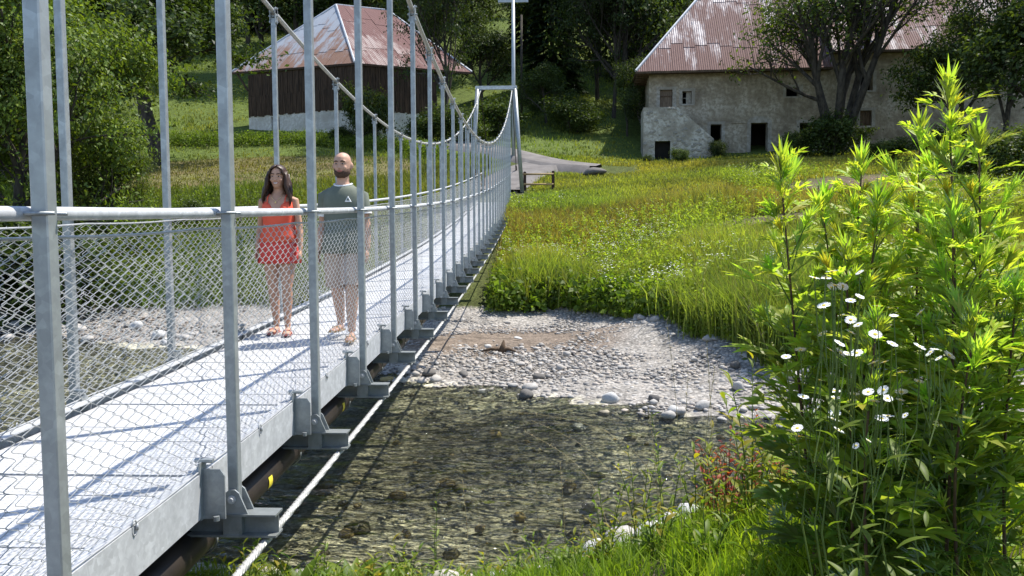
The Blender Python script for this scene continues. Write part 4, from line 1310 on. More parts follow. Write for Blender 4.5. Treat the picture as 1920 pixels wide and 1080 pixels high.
# the middle slope
T_('spruce', 0, 1035, 76, 17, 'dark pointed spruce right of the grey pole', wide=1.1)
T_('round', 1, 1025, 63, 5.6, 'small light green tree on the slope below the spruce', wide=1.0)
T_('shrub', 1, 1075, 60, 3.2, 'spreading bush on the grass slope left of the dark trees', cat='shrub', wide=1.3)
for k, (px_, d, h, kd, wd) in enumerate([(1150, 66, 14, 'tall', .8), (1180, 67, 18, 'round', .8), (1120, 74, 16, 'tall', .8), (1215, 72, 18, 'tall', .9), (1176, 60, 7, 'round', .6)]):
    T_(kd, k, px_, d, h, ['tall dark tree on the slope left of the farmhouse roof', 'round dark tree touching the left edge of the farmhouse roof', 'tall dark tree behind the spruce and the slope bush', 'tall dark tree rising behind the farmhouse hip', 'small round dark tree beside the farmhouse stair'][k], 'trees beside the farmhouse', wide=wd)
for k, (px_, d, h) in enumerate([(985, 92, 14), (1060, 90, 16), (1120, 86, 17), (1200, 86, 20), (1270, 88, 22), (1350, 92, 24), (1450, 90, 24), (1550, 92, 24), (1660, 90, 22), (1760, 88, 22), (1860, 90, 22), (1950, 86, 20)]):
    T_('round' if k % 3 else 'spruce', k, px_, d, h, ('dark forest tree on the hillside behind the farmhouse' if k > 4 else ['pointed forest tree directly behind the grey pole', 'round forest tree above the small light green tree', 'round forest tree behind the slope left of the farmhouse', 'pointed forest tree above the left farmhouse hip', 'round forest tree above the left farmhouse roof edge'][k]), 'forest trees behind the farmhouse')
for k in range(46):
    px_ = -150 + k * 47 + random.uniform(-20, 20)
    d = random.choice((106, 118, 132, 148)) + random.uniform(-4, 4)
    if 880 < px_ < 975 and d < 140: d = 150
    T_(random.choice(('round', 'tall', 'spruce', 'round')), k, px_, d, random.uniform(15, 21), 'distant forest tree high on the hillside', 'forest trees high on the hillside')
# in front of the farmhouse
T_('walnut', 0, 1568, 50.5, 13.5, 'spreading multi-stemmed tree in front of the farmhouse', rz=2.0, wide=1.05, dz=.9)
T_('shrub', 0, 1560, 49.6, 3.4, 'dense shrub round the foot of the spreading tree', cat='shrub', wide=1.2)
T_('shrub', 1, 1500, 50.5, 2.4, 'low shrub below the farmhouse window beside the door', cat='shrub', wide=1.1)
T_('shrub', 0, 1345, 53, 1.5, 'dark bush under the small opening beside the stair', cat='shrub', wide=.9)
T_('shrub', 1, 1275, 51.3, 1.3, 'dark bush growing against the stone stair wall', cat='shrub', wide=.9)
T_('shrub', 0, 1215, 51.3, .8, 'small dark bush at the cellar opening', cat='shrub', wide=.9)
T_('tall', 1, 1880, 44, 13, 'tall tree standing before the right end of the farmhouse', wide=.75)
T_('round', 2, 1800, 47, 9.5, 'broad tree hiding the right part of the farmhouse roof', wide=.9, dz=.6)
T_('round', 0, 1990, 40, 12, 'broadleaf tree at the right edge behind the mugwort')
T_('shrub', 1, 1890, 33, 3.4, 'pale bush at the right edge behind the mugwort', cat='shrub', wide=1.2)
T_('shrub', 0, 1780, 42, 2.6, 'shady bush below the right farmhouse windows', cat='shrub', wide=1.3)
T_('shrub', 1, 1660, 46, 1.7, 'low shady bush right of the spreading tree', cat='shrub', wide=1.5)
# ------------------------------------------------------------------ stones and gravel
def icosa():
    p = (1 + 5 ** .5) / 2
    V = np.array([(-1, p, 0), (1, p, 0), (-1, -p, 0), (1, -p, 0), (0, -1, p), (0, 1, p), (0, -1, -p), (0, 1, -p), (p, 0, -1), (p, 0, 1), (-p, 0, -1), (-p, 0, 1)], float)
    F = np.array([(0, 11, 5), (0, 5, 1), (0, 1, 7), (0, 7, 10), (0, 10, 11), (1, 5, 9), (5, 11, 4), (11, 10, 2), (10, 7, 6), (7, 1, 8), (3, 9, 4), (3, 4, 2), (3, 2, 6), (3, 6, 8), (3, 8, 9), (4, 9, 5), (2, 4, 11), (6, 2, 10), (8, 6, 7), (9, 8, 1)])
    return V / np.linalg.norm(V[0]), F
IV, IF = icosa()
def pebbles(name, X, Y, r, g, tones, label=None):
    n = len(X)
    Z = ground(X, Y)
    sc_ = np.stack([r * g.uniform(.8, 1.5, n), r * g.uniform(.7, 1.1, n), r * g.uniform(.4, .75, n)], 1)
    a = g.uniform(0, 6.28, n)
    V = IV[None] * (1 + g.normal(0, .10, (n, 12, 1))) * sc_[:, None, :]
    c, s = np.cos(a)[:, None], np.sin(a)[:, None]
    x, y = V[..., 0] * c - V[..., 1] * s, V[..., 0] * s + V[..., 1] * c
    V = np.stack([x + X[:, None], y + Y[:, None], V[..., 2] + (Z + sc_[:, 2] * .35)[:, None]], -1).reshape(-1, 3)
    F = (IF[None] + (np.arange(n) * 12)[:, None, None]).reshape(-1, 3)
    tn = np.array(tones)[g.integers(0, len(tones), n)] * g.uniform(.75, 1.2, (n, 1))
    me = np_mesh(name, V, [F], np.repeat(tn, 12, axis=0), smooth=True)
    return tag(link(name, me, M['stone']), kind='stuff')
def sample(n, x0, x1, y0, y1, ok, g):
    X, Y = g.uniform(x0, x1, n), g.uniform(y0, y1, n)
    k = ok(X, Y)
    return X[k], Y[k]
g = np.random.default_rng(77)
tones = [(1.0, 1.0, 1.0), (1.12, 1.1, 1.08), (.85, .84, .84), (1.0, .93, .85), (.6, .6, .62), (1.1, 1.02, .96)]
sandy = lambda X, Y: 1.25 - (((X - _sp[0]) / 2.9) ** 2 + ((Y - _sp[1]) / 2.5) ** 2)
X, Y = sample(42000, -4.5, 7.5, 10.5, 24, lambda X, Y: (Y > far_y(X) - .35) & (Y < edge_y(X) + .4) & (sandy(X, Y) < .55 + .5 * g.random(len(X))), g)
pebbles('gravel', X, Y, np.clip(g.gamma(2.0, .0115, len(X)), .012, .055), g, tones)
X, Y = sample(16000, -26, -4.5, 12, 28, lambda X, Y: (Y > far_y(X) - .3) & (Y < edge_y(X) + .3), g)
pebbles('gravel', X, Y, np.clip(g.gamma(2.2, .017, len(X)), .02, .08), g, [(a_ * .72, b_ * .68, c_ * .64) for a_, b_, c_ in tones])
X, Y = sample(900, -6, 5, 4.8, 15, lambda X, Y: (Y > near_y(X)) & (Y < far_y(X)), g)
pebbles('gravel', X, Y, np.clip(g.gamma(1.8, .022, len(X)), .015, .12), g, [(.75, .6, .28), (.6, .55, .35), (.9, .72, .3), (.4, .38, .26), (.8, .75, .6)])
X, Y = sample(5000, -4, 5, 4.0, 7.6, lambda X, Y: (Y > near_y(X) - .9) & (Y < near_y(X) + .25), g)
pebbles('gravel', X, Y, np.clip(g.gamma(2, .022, len(X)), .015, .09), g, tones)

def put_stone(x, y, r, k, label, group=None, mat='stone', flat=.62, sink=.3, name='river_stone', rz=None, tilt=.15):
    o = link(name, STONES[k % 4], None, loc=(x, y, max(gz(x, y), -.3) + r * flat * (1 - sink)), rot=(random.uniform(-tilt, tilt), random.uniform(-tilt, tilt), random.uniform(0, 6.28) if rz is None else rz), scale=(r * random.uniform(1.0, 1.35), r * random.uniform(.8, 1.05), r * flat))
    if len(o.data.materials) == 0: o.data.materials.append(M['stone'])
    o.material_slots[0].link = 'OBJECT'
    o.material_slots[0].material = M[mat]
    return tag(o, label, 'stone', group)
placed = 0
M['stone_pale'] = mat_stone('pale_stone', (0.38, 0.375, 0.365), (0.54, 0.53, 0.52), (0.45, 0.44, 0.42))
def spx(px_, py_, r, label, mat='stone', k=0, flat=.7, z=0.05):
    p = onz(px_, py_, z)
    put_stone(p[0], p[1], r * .72, k, label, None, mat, flat)
spx(985, 738, .16, 'dark rounded stone in the shallows off the gravel bar', 'stone_dark', 1, .75)
spx(1145, 750, .17, 'large pale stone on the waterline of the gravel bar', 'stone_pale', 0, .8)
spx(1226, 752, .10, 'dark upright stone right of the large pale waterline stone', 'stone_dark', 2, 1.1)
spx(1088, 786, .19, 'pale flat stone breaking the river surface', 'stone_pale', 3, .4, z=-.02)
spx(870, 705, .17, 'dark flat stone at the left tip of the gravel bar', 'stone_dark', 0, .5)
spx(803, 702, .19, 'dark stone beside the bridge shadow at the waterline', 'stone_dark', 1, .6)
spx(1378, 716, .12, 'dark round stone on the right part of the gravel bar', 'stone_dark', 2, .9)
spx(905, 728, .12, 'white stone in the shallows left of the dark one', 'stone_pale', 3, .5)
spx(1010, 712, .13, 'grey blue stone resting mid gravel bar', 'stone_dark', 3, .7)
spx(971, 632, .14, 'flat pale stone lying on the sand', 'stone_pale', 0, .3, z=.2)
spx(916, 650, .13, 'cream stone beside the driftwood stump', 'stone_pale', 1, .6, z=.2)
spx(1063, 661, .11, 'reddish pale stone at the right end of the sand', 'stone', 2, .8, z=.2)
spx(1265, 768, .14, 'white pointed stone at the water edge on the right', 'stone_pale', 2, .8)
spx(1385, 735, .13, 'grey stone in the cluster left of the mugwort', 'stone', 1, .9, z=.1)
gs = np.random.default_rng(5)
cnt = 0
while cnt < 275:
    if gs.random() < .45:
        x = gs.uniform(-3.8, 6.5); y = float(far_y(x)) + abs(gs.normal(0, .55)) - .15
        r = float(np.clip(gs.gamma(2.2, .022), .03, .13))
    elif gs.random() < .5:
        x = gs.uniform(1.6, 6); y = float(edge_y(x)) - abs(gs.normal(0, .8))
        r = float(np.clip(gs.gamma(2.6, .024), .04, .14))
    else:
        x = gs.uniform(-3.5, 6); y = gs.uniform(float(far_y(x)), float(edge_y(x)))
        r = float(np.clip(gs.gamma(2.2, .018), .03, .10))
        if sandy(x, y) > .5 and gs.random() < .9: continue
    if y < far_y(x) - .2 or y > edge_y(x) + .2: continue
    put_stone(x, y, r, int(gs.integers(0, 4)), 'grey river stone among many on the gravel bar', 'river stones on the gravel bar')
    cnt += 1
for i in range(24):
    x = gs.uniform(-.6, 3.0); y = float(near_y(x)) - gs.uniform(-.15, .75)
    put_stone(x, y, gs.uniform(.06, .17), i, 'pale rock half hidden in the plants of the near bank', 'rocks on the near bank', 'stone_pale' if i % 3 else 'stone', .7, name='bank_rock')
for i in range(22):
    x = gs.uniform(-18, -5); y = float(far_y(x)) + gs.uniform(-.6, 1.5)
    put_stone(x, y, gs.uniform(.08, .22), i, 'pale stone on the gravel shore seen through the chain-link', 'stones on the shore left of the bridge', 'stone_pale' if i % 4 == 0 else 'stone', .6)
# driftwood stump on the sand
p = onz(940, 655, .2)
root = empty('driftwood', (p[0], p[1], gz(p[0], p[1])), 0, 'small dark driftwood stump on the sand of the gravel bar', 'driftwood')
mb = MB()
mb.tube([(0, 0, -.05), (.03, 0, .10), (.05, .02, .24)], [.09, .06, .015], 7)
mb.build('stump', M['wood'], root, smooth=True)
for a, l in ((3.3, .42), (-.2, .3), (2.6, .3), (.5, .22)):
    mb = MB(); mb.tube([(0, 0, .05), (math.cos(a) * l * .5, math.sin(a) * l * .3, .07), (math.cos(a) * l, math.sin(a) * l * .6, .02)], [.04, .03, .012], 6)
    mb.build('root', M['wood'], root, smooth=True)

# ------------------------------------------------------------------ grass, weeds, blossom
def blades(P, h, wd, g, lean=.25, col=None):
    n = len(P)
    a = g.uniform(0, 6.28, n)
    d = np.c_[np.cos(a), np.sin(a), np.zeros(n)]
    b = g.uniform(0, 6.28, n)
    s = np.c_[np.cos(b), np.sin(b), np.zeros(n)] * (wd * .5)[:, None]
    l = (lean * g.random(n) * h)[:, None]
    z = np.array((0, 0, 1.0))
    m1 = P + d * l * .3 + z * (h * .55)[:, None]
    tip = P + d * l * 1.2 + z * (h * g.uniform(.86, 1.0, n))[:, None]
    V = np.stack([P - s, P + s, m1 + s * .8, m1 - s * .8, tip], 1).reshape(-1, 3)
    k = np.arange(n) * 5
    q = np.stack([k, k + 1, k + 2, k + 3], 1)
    t3 = np.stack([k + 3, k + 2, k + 4], 1)
    return V, q, t3
def grass_obj(name, X, Y, h, wd, per, g, c0, c1, lean=.5, spread=.06, mat='grass', brown=None):
    n = len(X)
    Z = ground(X, Y)
    P = np.repeat(np.c_[X, Y, Z], per, axis=0)
    P[:, :2] += g.normal(0, spread, (n * per, 2))
    hh = np.repeat(h, per) * g.uniform(.55, 1.15, n * per)
    V, q, t3 = blades(P, hh, np.full(n * per, 1.0) * np.repeat(wd, per), g, lean)
    k = g.random((n, 1))
    c = np.array(c0) * (1 - k) + np.array(c1) * k
    pa, pb = vnoise(X, Y, 2.1, 91)[:, None], vnoise(X, Y, 5.3, 92)[:, None]
    c = c * (.72 + .56 * pa) * (1 + (pb - .5) * np.array((.55, .12, .2)))
    if brown is not None:
        bm_ = brown[:, None]
        c = c * (1 - bm_) + np.array((0.30, 0.20, 0.065)) * bm_
    c = np.repeat(c, per, axis=0) * (1 + .18 * g.normal(size=(n * per, 1)))
    me = np_mesh(name, V, [q, t3], np.clip(np.repeat(c, 5, axis=0), .005, 1))
    return tag(link(name, me, M[mat]), kind='stuff')
def weeds_obj(name, X, Y, h, per, leaf, g, c0, c1, narrow=.45, spread=.12, mat='herb', low=.15, flower=0.0, up=.5):
    n = len(X)
    Z = ground(X, Y)
    f = g.uniform(low, 1.0, (n, per))
    a = g.uniform(0, 6.28, (n, per))
    r = spread * (1.15 - .75 * f) * g.uniform(.4, 1.2, (n, per))
    P = np.stack([X[:, None] + r * np.cos(a), Y[:, None] + r * np.sin(a), Z[:, None] + h[:, None] * f], -1).reshape(-1, 3)
    out_ = np.stack([np.cos(a), np.sin(a), np.zeros_like(a)], -1).reshape(-1, 3)
    v, q = leaf_quads(P, leaf, g, up, out_, .0, narrow)
    c = np.repeat(leaf_colors(n, g, c0, c1, 1, .12), per, axis=0) * (1 + .15 * g.normal(size=(n * per, 1)))
    c = np.clip(np.repeat(c, 4, axis=0), .005, 1)
    # stems
    sp = np.c_[X, Y, Z]
    V2, q2, t2 = blades(sp, h * 1.02, np.full(n, .012), g, .05)
    me = np_mesh(name, np.concatenate([v, V2]), [np.concatenate([q, q2 + len(v)]), t2 + len(v)], np.concatenate([c, np.tile(np.array(c0) * .8, (len(V2), 1))]))
    tag(link(name, me, M[mat]), kind='stuff')

def blossom_obj(name, X, Y, h, g, size, per, spread):
    n = len(X)
    Z = ground(X, Y)
    P = np.repeat(np.c_[X, Y, Z + h], per, axis=0)
    P += g.normal(0, 1, P.shape) * np.array((spread, spread, spread * .35))
    m_ = len(P)
    a = np.linspace(0, 2 * math.pi, 7)[:-1]
    r = (size * g.uniform(.6, 1.3, m_))[:, None]
    V = np.stack([P[:, None, 0] + r * np.cos(a), P[:, None, 1] + r * np.sin(a), P[:, None, 2] + g.normal(0, .12, (m_, 6)) * r], -1).reshape(-1, 3)
    me = np_mesh(name, V, [np.arange(m_ * 6).reshape(m_, 6)])
    tag(link(name, me, M['petal']), kind='stuff')

bare = [(at(1440, 518, 18.5), 1.5, 1.2), (at(1560, 400, 27), 4.5, 3.0), (at(1700, 345, 36), 6, 3.5)]
def not_bare(X, Y):
    k = np.ones(len(X), bool)
    for c, ra, rb in bare: k &= ((X - c[0]) / ra) ** 2 + ((Y - c[1]) / rb) ** 2 > .8
    return k
bridge_clear = lambda X, Y: (X > XR + .3) | (X < XL - .3)
g = np.random.default_rng(88)
# meadow on the far bank, right of the bridge
def meadow_ok(X, Y):
    return (Y > edge_y(X) + .05 + .5 * (vnoise(X, Y, 1.3, 71) - .5)) & ~on_road(X, Y) & not_bare(X, Y) & (X > XR + .1) & (Y < 52.5) & (X < .62 * Y + 3)
n = 56000
Yc = 12 + 40 * g.random(n) ** 1.35
Xc = g.uniform(-1.6, .64 * Yc + 3)
k = meadow_ok(Xc, Yc)
X, Y = Xc[k], Yc[k]
tall = np.clip(1 - (Y - 32) / 9, .28, 1) * (.25 + 1.05 * vnoise(X, Y, 2.4, 72) ** 1.3)
tall = np.where((Y > 34.5) & (X < 9), .14 + .1 * g.random(len(X)), tall)
band = np.exp(-((Y - 30.5 - .25 * X) / 4.2) ** 2)
brn = np.clip(np.clip((vnoise(X, Y, 3.4, 73) - .42) * 1.8, 0, .6) * np.clip((Y - 17) / 9, 0, 1) + .75 * band * vnoise(X, Y, 2.2, 79), 0, .9) * g.uniform(.4, 1, len(X)) * np.clip((40 - Y) / 4, 0, 1)
grass_obj('meadow_grass', X, Y, tall * .95, .014 + .0008 * Y, 5, g, (0.235, 0.265, 0.042), (0.38, 0.40, 0.075), .5, .10, brown=brn)
print('meadow', len(X))
# seed-head stalks
k = g.random(len(X)) < .2
grass_obj('seed_heads', X[k], Y[k], tall[k] * 1.25, np.full(k.sum(), .02), 2, g, (0.28, 0.22, 0.075), (0.36, 0.32, 0.10), .35, .12)
# leafy weeds
n = 21000
Yc = 12 + 28 * g.random(n) ** 1.35
Xc = g.uniform(-1.5, .64 * Yc + 3)
k = meadow_ok(Xc, Yc) & ((Yc < 34) | (Xc > 9)) & (np.abs(Yc - 30.5 - .25 * Xc) > 3.5 * g.random(len(Xc))) & (vnoise(Xc, Yc, 3.6, 74) > .30 + .008 * (Yc - 12))
X, Y = Xc[k], Yc[k]
weeds_obj('meadow_weeds', X, Y, g.uniform(.4, .95, len(X)), 13, .10, g, (0.19, 0.25, 0.035), (0.32, 0.38, 0.06), .42, .14)
k = (vnoise(X, Y, 3.0, 75) > .52) & (g.random(len(X)) < .3)
blossom_obj('meadow_blossom', X[k], Y[k], g.uniform(.6, 1.0, k.sum()), g, .022, 5, .10)
# rank broad leaves along the foot of the bank
n = 2200
Xc = g.uniform(-1.4, 7, n); Yc = edge_y(Xc) + g.uniform(-.05, 1.9, n)
weeds_obj('bank_weeds', Xc, Yc, g.uniform(.25, .8, n), 13, .12, g, (0.10, 0.17, 0.02), (0.22, 0.29, 0.035), .5, .24)
n = 300
Xc = g.uniform(-1.3, 2.6, n); Yc = edge_y(Xc) + g.uniform(-.1, 1.0, n)
weeds_obj('bank_broad_leaves', Xc, Yc, g.uniform(.3, .9, n), 8, .2, g, (0.10, 0.16, 0.02), (0.18, 0.25, 0.03), .6, .3)
# left bank: tall grass below the field, rough grass round it
def left_ok(X, Y):
    return (Y > edge_y(X) + .1) & (field_mask(X, Y) > 1.0) & ~on_road(X, Y) & (X < XL - .1)
n = 19000
Yc = 18 + 32 * g.random(n) ** 1.2
Xc = -3.2 - g.random(n) * (.66 * Yc + 1)
k = left_ok(Xc, Yc)
X, Y = Xc[k], Yc[k]
grass_obj('rough_grass', X, Y, .28 + .4 * vnoise(X, Y, 3, 76), .014 + .0008 * Y, 5, g, (0.10, 0.14, 0.025), (0.19, 0.225, 0.04), .55, .12)
n = 4000
Yc = 18 + 18 * g.random(n); Xc = -3.2 - g.random(n) * (.66 * Yc + 1)
k = left_ok(Xc, Yc); X, Y = Xc[k], Yc[k]
weeds_obj('left_bank_weeds', X, Y, g.uniform(.4, 1.0, len(X)), 12, .11, g, (0.09, 0.14, 0.022), (0.17, 0.22, 0.035), .42, .18)
# field stubble, the green strip behind it, the pasture
n = 9000
Xc = FIELD_C[0] + g.uniform(-16, 16, n); Yc = FIELD_C[1] + g.uniform(-8, 8, n)
k = field_mask(Xc, Yc) < 1.02
X, Y = Xc[k], Yc[k]
grass_obj('field_stubble', X, Y, g.uniform(.08, .22, len(X)), np.full(len(X), .05), 3, g, (0.13, 0.13, 0.04), (0.17, 0.19, 0.04), .8, .2)
strip = np.array([at(*p)[:2] for p in [(120, 285, 57), (300, 279, 57.5), (420, 275, 57.5), (560, 272, 57.5), (690, 274, 56.5), (770, 290, 53), (820, 305, 49)]])
n = 3000
tt = g.random(n); seg = np.linspace(0, 1, len(strip))
X = np.interp(tt, seg, strip[:, 0]) + g.normal(0, .4, n); Y = np.interp(tt, seg, strip[:, 1]) + g.normal(0, .55, n)
weeds_obj('crop_strip', X, Y, g.uniform(.5, 1.0, n), 16, .12, g, (0.09, 0.145, 0.02), (0.16, 0.21, 0.03), .6, .35)
n = 21000
Yc = g.uniform(49, 118, n); Xc = g.uniform(-.62, .45, n) * Yc
k = ~on_road(Xc, Yc) & (field_mask(Xc, Yc) > 1.05)
hz_ = at(1200, 300, 54)
k &= ~((Xc > hz_[0] - .5) & (Yc > 53.8) & (Yc < 74)) & ~((Xc < -5) & (Xc > -26) & (Yc > 60.5) & (Yc < 76))
X, Y = Xc[k], Yc[k]
grass_obj('pasture_grass', X, Y, .12 + .22 * vnoise(X, Y, 6, 78), .03 + .0008 * Y, 4, g, (0.15, 0.19, 0.028), (0.24, 0.265, 0.042), .7, .3)
# ------------------------------------------------------------------ near bank: grass
g = np.random.default_rng(99)
def near_ok(X, Y): return (Y < near_y(X) - .12) & (Y > 1.6)
n = 11500
Yc = 1.65 + 5.8 * g.random(n) ** 1.1
Xc = g.uniform(-.25, .9, n) * Yc
k = near_ok(Xc, Yc) & (Xc > .62 * 0 + np.interp(Yc, [2, 3, 4, 5, 6], [.62, .6, .62, .7, 1.0])) & (vnoise(Xc, Yc, .6, 81) > .22)
X, Y = Xc[k], Yc[k]
hh = np.interp(X / Y, [0.0, .28, .42], [.12, .20, .36]) * g.uniform(.6, 1.15, len(X))
grass_obj('bank_grass', X, Y, hh, np.full(len(X), .0075), 7, g, (0.22, 0.32, 0.022), (0.40, 0.46, 0.04), .7, .045)
n = 3600
Yc = g.uniform(3.0, 5.2, n); Xc = g.uniform(-4.2, .9, n)
k = near_ok(Xc, Yc) & ((Xc > XR + .15) | (Yc > 4.2)); X, Y = Xc[k], Yc[k]
grass_obj('bank_edge_grass', X, Y, g.uniform(.07, .19, len(X)), np.full(len(X), .008), 6, g, (0.13, 0.2, 0.02), (0.25, 0.31, 0.035), .8, .05)
# slender flowering stalks that arch over the water
mb = MB()
gg = random.Random(4)
for (bx, tx, ty, d) in [(1190, 1000, 790, 4.4), (1150, 985, 810, 4.5), (1230, 1120, 800, 4.3), (1260, 940, 770, 4.2), (1115, 905, 930, 4.6), (1240, 1215, 760, 4.2), (1285, 1290, 700, 4.0), (1310, 1340, 690, 4.0), (1060, 1050, 870, 4.7), (1010, 1004, 880, 4.7), (1180, 1230, 830, 4.4), (1340, 1325, 640, 3.9), (1280, 1250, 600, 3.9), (880, 868, 905, 4.9), (1500, 1395, 560, 3.3), (1550, 1600, 520, 3.2)]:
    t_ = at(tx, ty, d)
    b0 = at(bx, 900, d + gg.uniform(-.2, .2)); b0[2] = gz(b0[0], b0[1]) - .02
    pts = [Vector(b0) * (1 - s) + Vector(t_) * s + Vector((0, 0, .22 * abs(t_[0] - b0[0]) * math.sin(s * math.pi))) + Vector(((b0[0] - t_[0]) * .25 * math.sin(s * math.pi), 0, 0)) for s in np.linspace(0, 1, 9)]
    mb.tube(pts, [.0022 - .00015 * i for i in range(9)], 4, caps=False)
    for s in range(6):
        q = pts[-1].lerp(pts[-3], s / 6)
        mb.tube([q, q + Vector((gg.uniform(-.012, .012), gg.uniform(-.01, .01), gg.uniform(.004, .02)))], [.003, .001], 4)
M['straw'] = mat_noise('dry_straw', (0.30, 0.24, 0.12), (0.45, 0.36, 0.2), 12, .8)
tag(mb.build('grass_stalks', M['straw']), kind='stuff')

# ------------------------------------------------------------------ mugwort
def lobe(V, F, C, base, d, side, L, W, col, nrm):
    """A lance-shaped lobe: base point, direction, sideways vector."""
    i = len(V)
    b_, d, s, n_ = Vector(base), Vector(d), Vector(side), Vector(nrm)
    V += [b_, b_ + d * L * .42 + s * W * .5 + n_ * W * .16, b_ + d * L - n_ * L * .10, b_ + d * L * .42 - s * W * .5 + n_ * W * .16, b_ + d * L * .5 - n_ * L * .01]
    F += [(i, i + 1, i + 4), (i + 1, i + 2, i + 4), (i + 2, i + 3, i + 4), (i + 3, i, i + 4)]
    C += [col] * 5
def mugwort_leaf(seed, col, npair=3):
    r = random.Random(seed)
    V, F, C = [], [], []
    def pt(s): return Vector((0, s, .16 * s - .34 * s * s))
    w_ = .018
    for s0, s1 in zip(np.linspace(0, .62, 4)[:-1], np.linspace(0, .62, 4)[1:]):
        i = len(V)
        V += [pt(s0) + Vector((-w_, 0, 0)), pt(s0) + Vector((w_, 0, 0)), pt(s1) + Vector((w_, 0, 0)), pt(s1) + Vector((-w_, 0, 0))]
        F.append((i, i + 1, i + 2, i + 3)); C += [tuple(x * .8 for x in col)] * 4
    for k in range(npair):
        s = .24 + .36 * k / max(npair - 1, 1)
        for sg in (-1, 1):
            a = R(r.uniform(38, 55) - 5 * k)
            d = Vector((sg * math.sin(a), math.cos(a), r.uniform(-.1, .25))).normalized()
            sd = Vector((math.cos(a), -sg * math.sin(a), 0))
            L = r.uniform(.30, .42) * (1 - .12 * k + .1)
            b0 = pt(s)
            lobe(V, F, C, b0, d, sd, L, .115, tuple(x * r.uniform(.85, 1.15) for x in col), (0, 0, 1))
            a2 = a - R(32)
            d2 = Vector((sg * math.sin(a2), math.cos(a2), .1)).normalized()
            lobe(V, F, C, b0 + d * L * .4, d2, Vector((math.cos(a2), -sg * math.sin(a2), 0)), L * .5, .075, tuple(x * r.uniform(.85, 1.15) for x in col), (0, 0, 1))
    for sg, L in ((0, .46), (-.5, .36), (.5, .36)):
        d = Vector((math.sin(sg), math.cos(sg), -.25)).normalized()
        lobe(V, F, C, pt(.6), d, Vector((math.cos(sg), -math.sin(sg), 0)), L, .125, tuple(x * r.uniform(.9, 1.15) for x in col), (0, 0, 1))
    return np_mesh('leaf', np.array([tuple(v) for v in V]), [np.array([f for f in F if len(f) == 4]), np.array([f for f in F if len(f) == 3])], np.array(C))
def shoot_mesh(seed, col, n=15, amax=32):
    """A tuft of upright narrow leaves at the end of a shoot; unit length."""
    r = random.Random(seed)
    V, F, C = [], [], []
    for k in range(n):
        az = k * 2.4 + r.uniform(-.3, .3)
        inc = R(4 + (amax - 4) * (k / n) ** .8 + r.uniform(-4, 4))
        b0 = Vector((0, 0, .28 * (1 - k / n)))
        d = Vector((math.sin(inc) * math.cos(az), math.sin(inc) * math.sin(az), math.cos(inc)))
        s = Vector((-math.sin(az), math.cos(az), 0))
        n_ = d.cross(s)
        L = r.uniform(.5, .85)
        c = tuple(x * r.uniform(.85, 1.2) for x in col)
        lobe(V, F, C, b0, d, s, L, .085, c, n_)
        for sg in (-1, 1):
            d2 = (d + s * sg * .45).normalized()
            lobe(V, F, C, b0 + d * L * .35, d2, s, L * .5, .06, c, n_)
    return np_mesh('shoot_tip', np.array([tuple(v) for v in V]), [np.array(F)], np.array(C))
YG, MG, DG = (0.48, 0.54, 0.06), (0.36, 0.45, 0.05), (0.20, 0.285, 0.04)
ML_TOP = [mugwort_leaf(1 + k, YG, 2 + k % 2) for k in range(4)]
ML_MID = [mugwort_leaf(11 + k, MG, 3 - k % 2) for k in range(4)]
ML_LOW = [mugwort_leaf(21 + k, DG) for k in range(2)]
SH_TOP = [shoot_mesh(31 + k, (YG[0] * (1 - .07 * k), YG[1], YG[2]), 9 + 2 * k, 16 + 5 * k) for k in range(4)]
SH_MID = [shoot_mesh(41 + k, MG, 6 + 2 * k, 26 + 9 * k) for k in range(3)]
SH_LOW = [shoot_mesh(51 + k, DG, 10, 55) for k in range(2)]

def orient(o, d, roll):
    """Point the object's local +Y along d."""
    q = Vector(d).normalized().to_track_quat('Y', 'Z')
    o.rotation_euler = (q @ Matrix.Rotation(roll, 3, 'Y').to_quaternion()).to_euler()

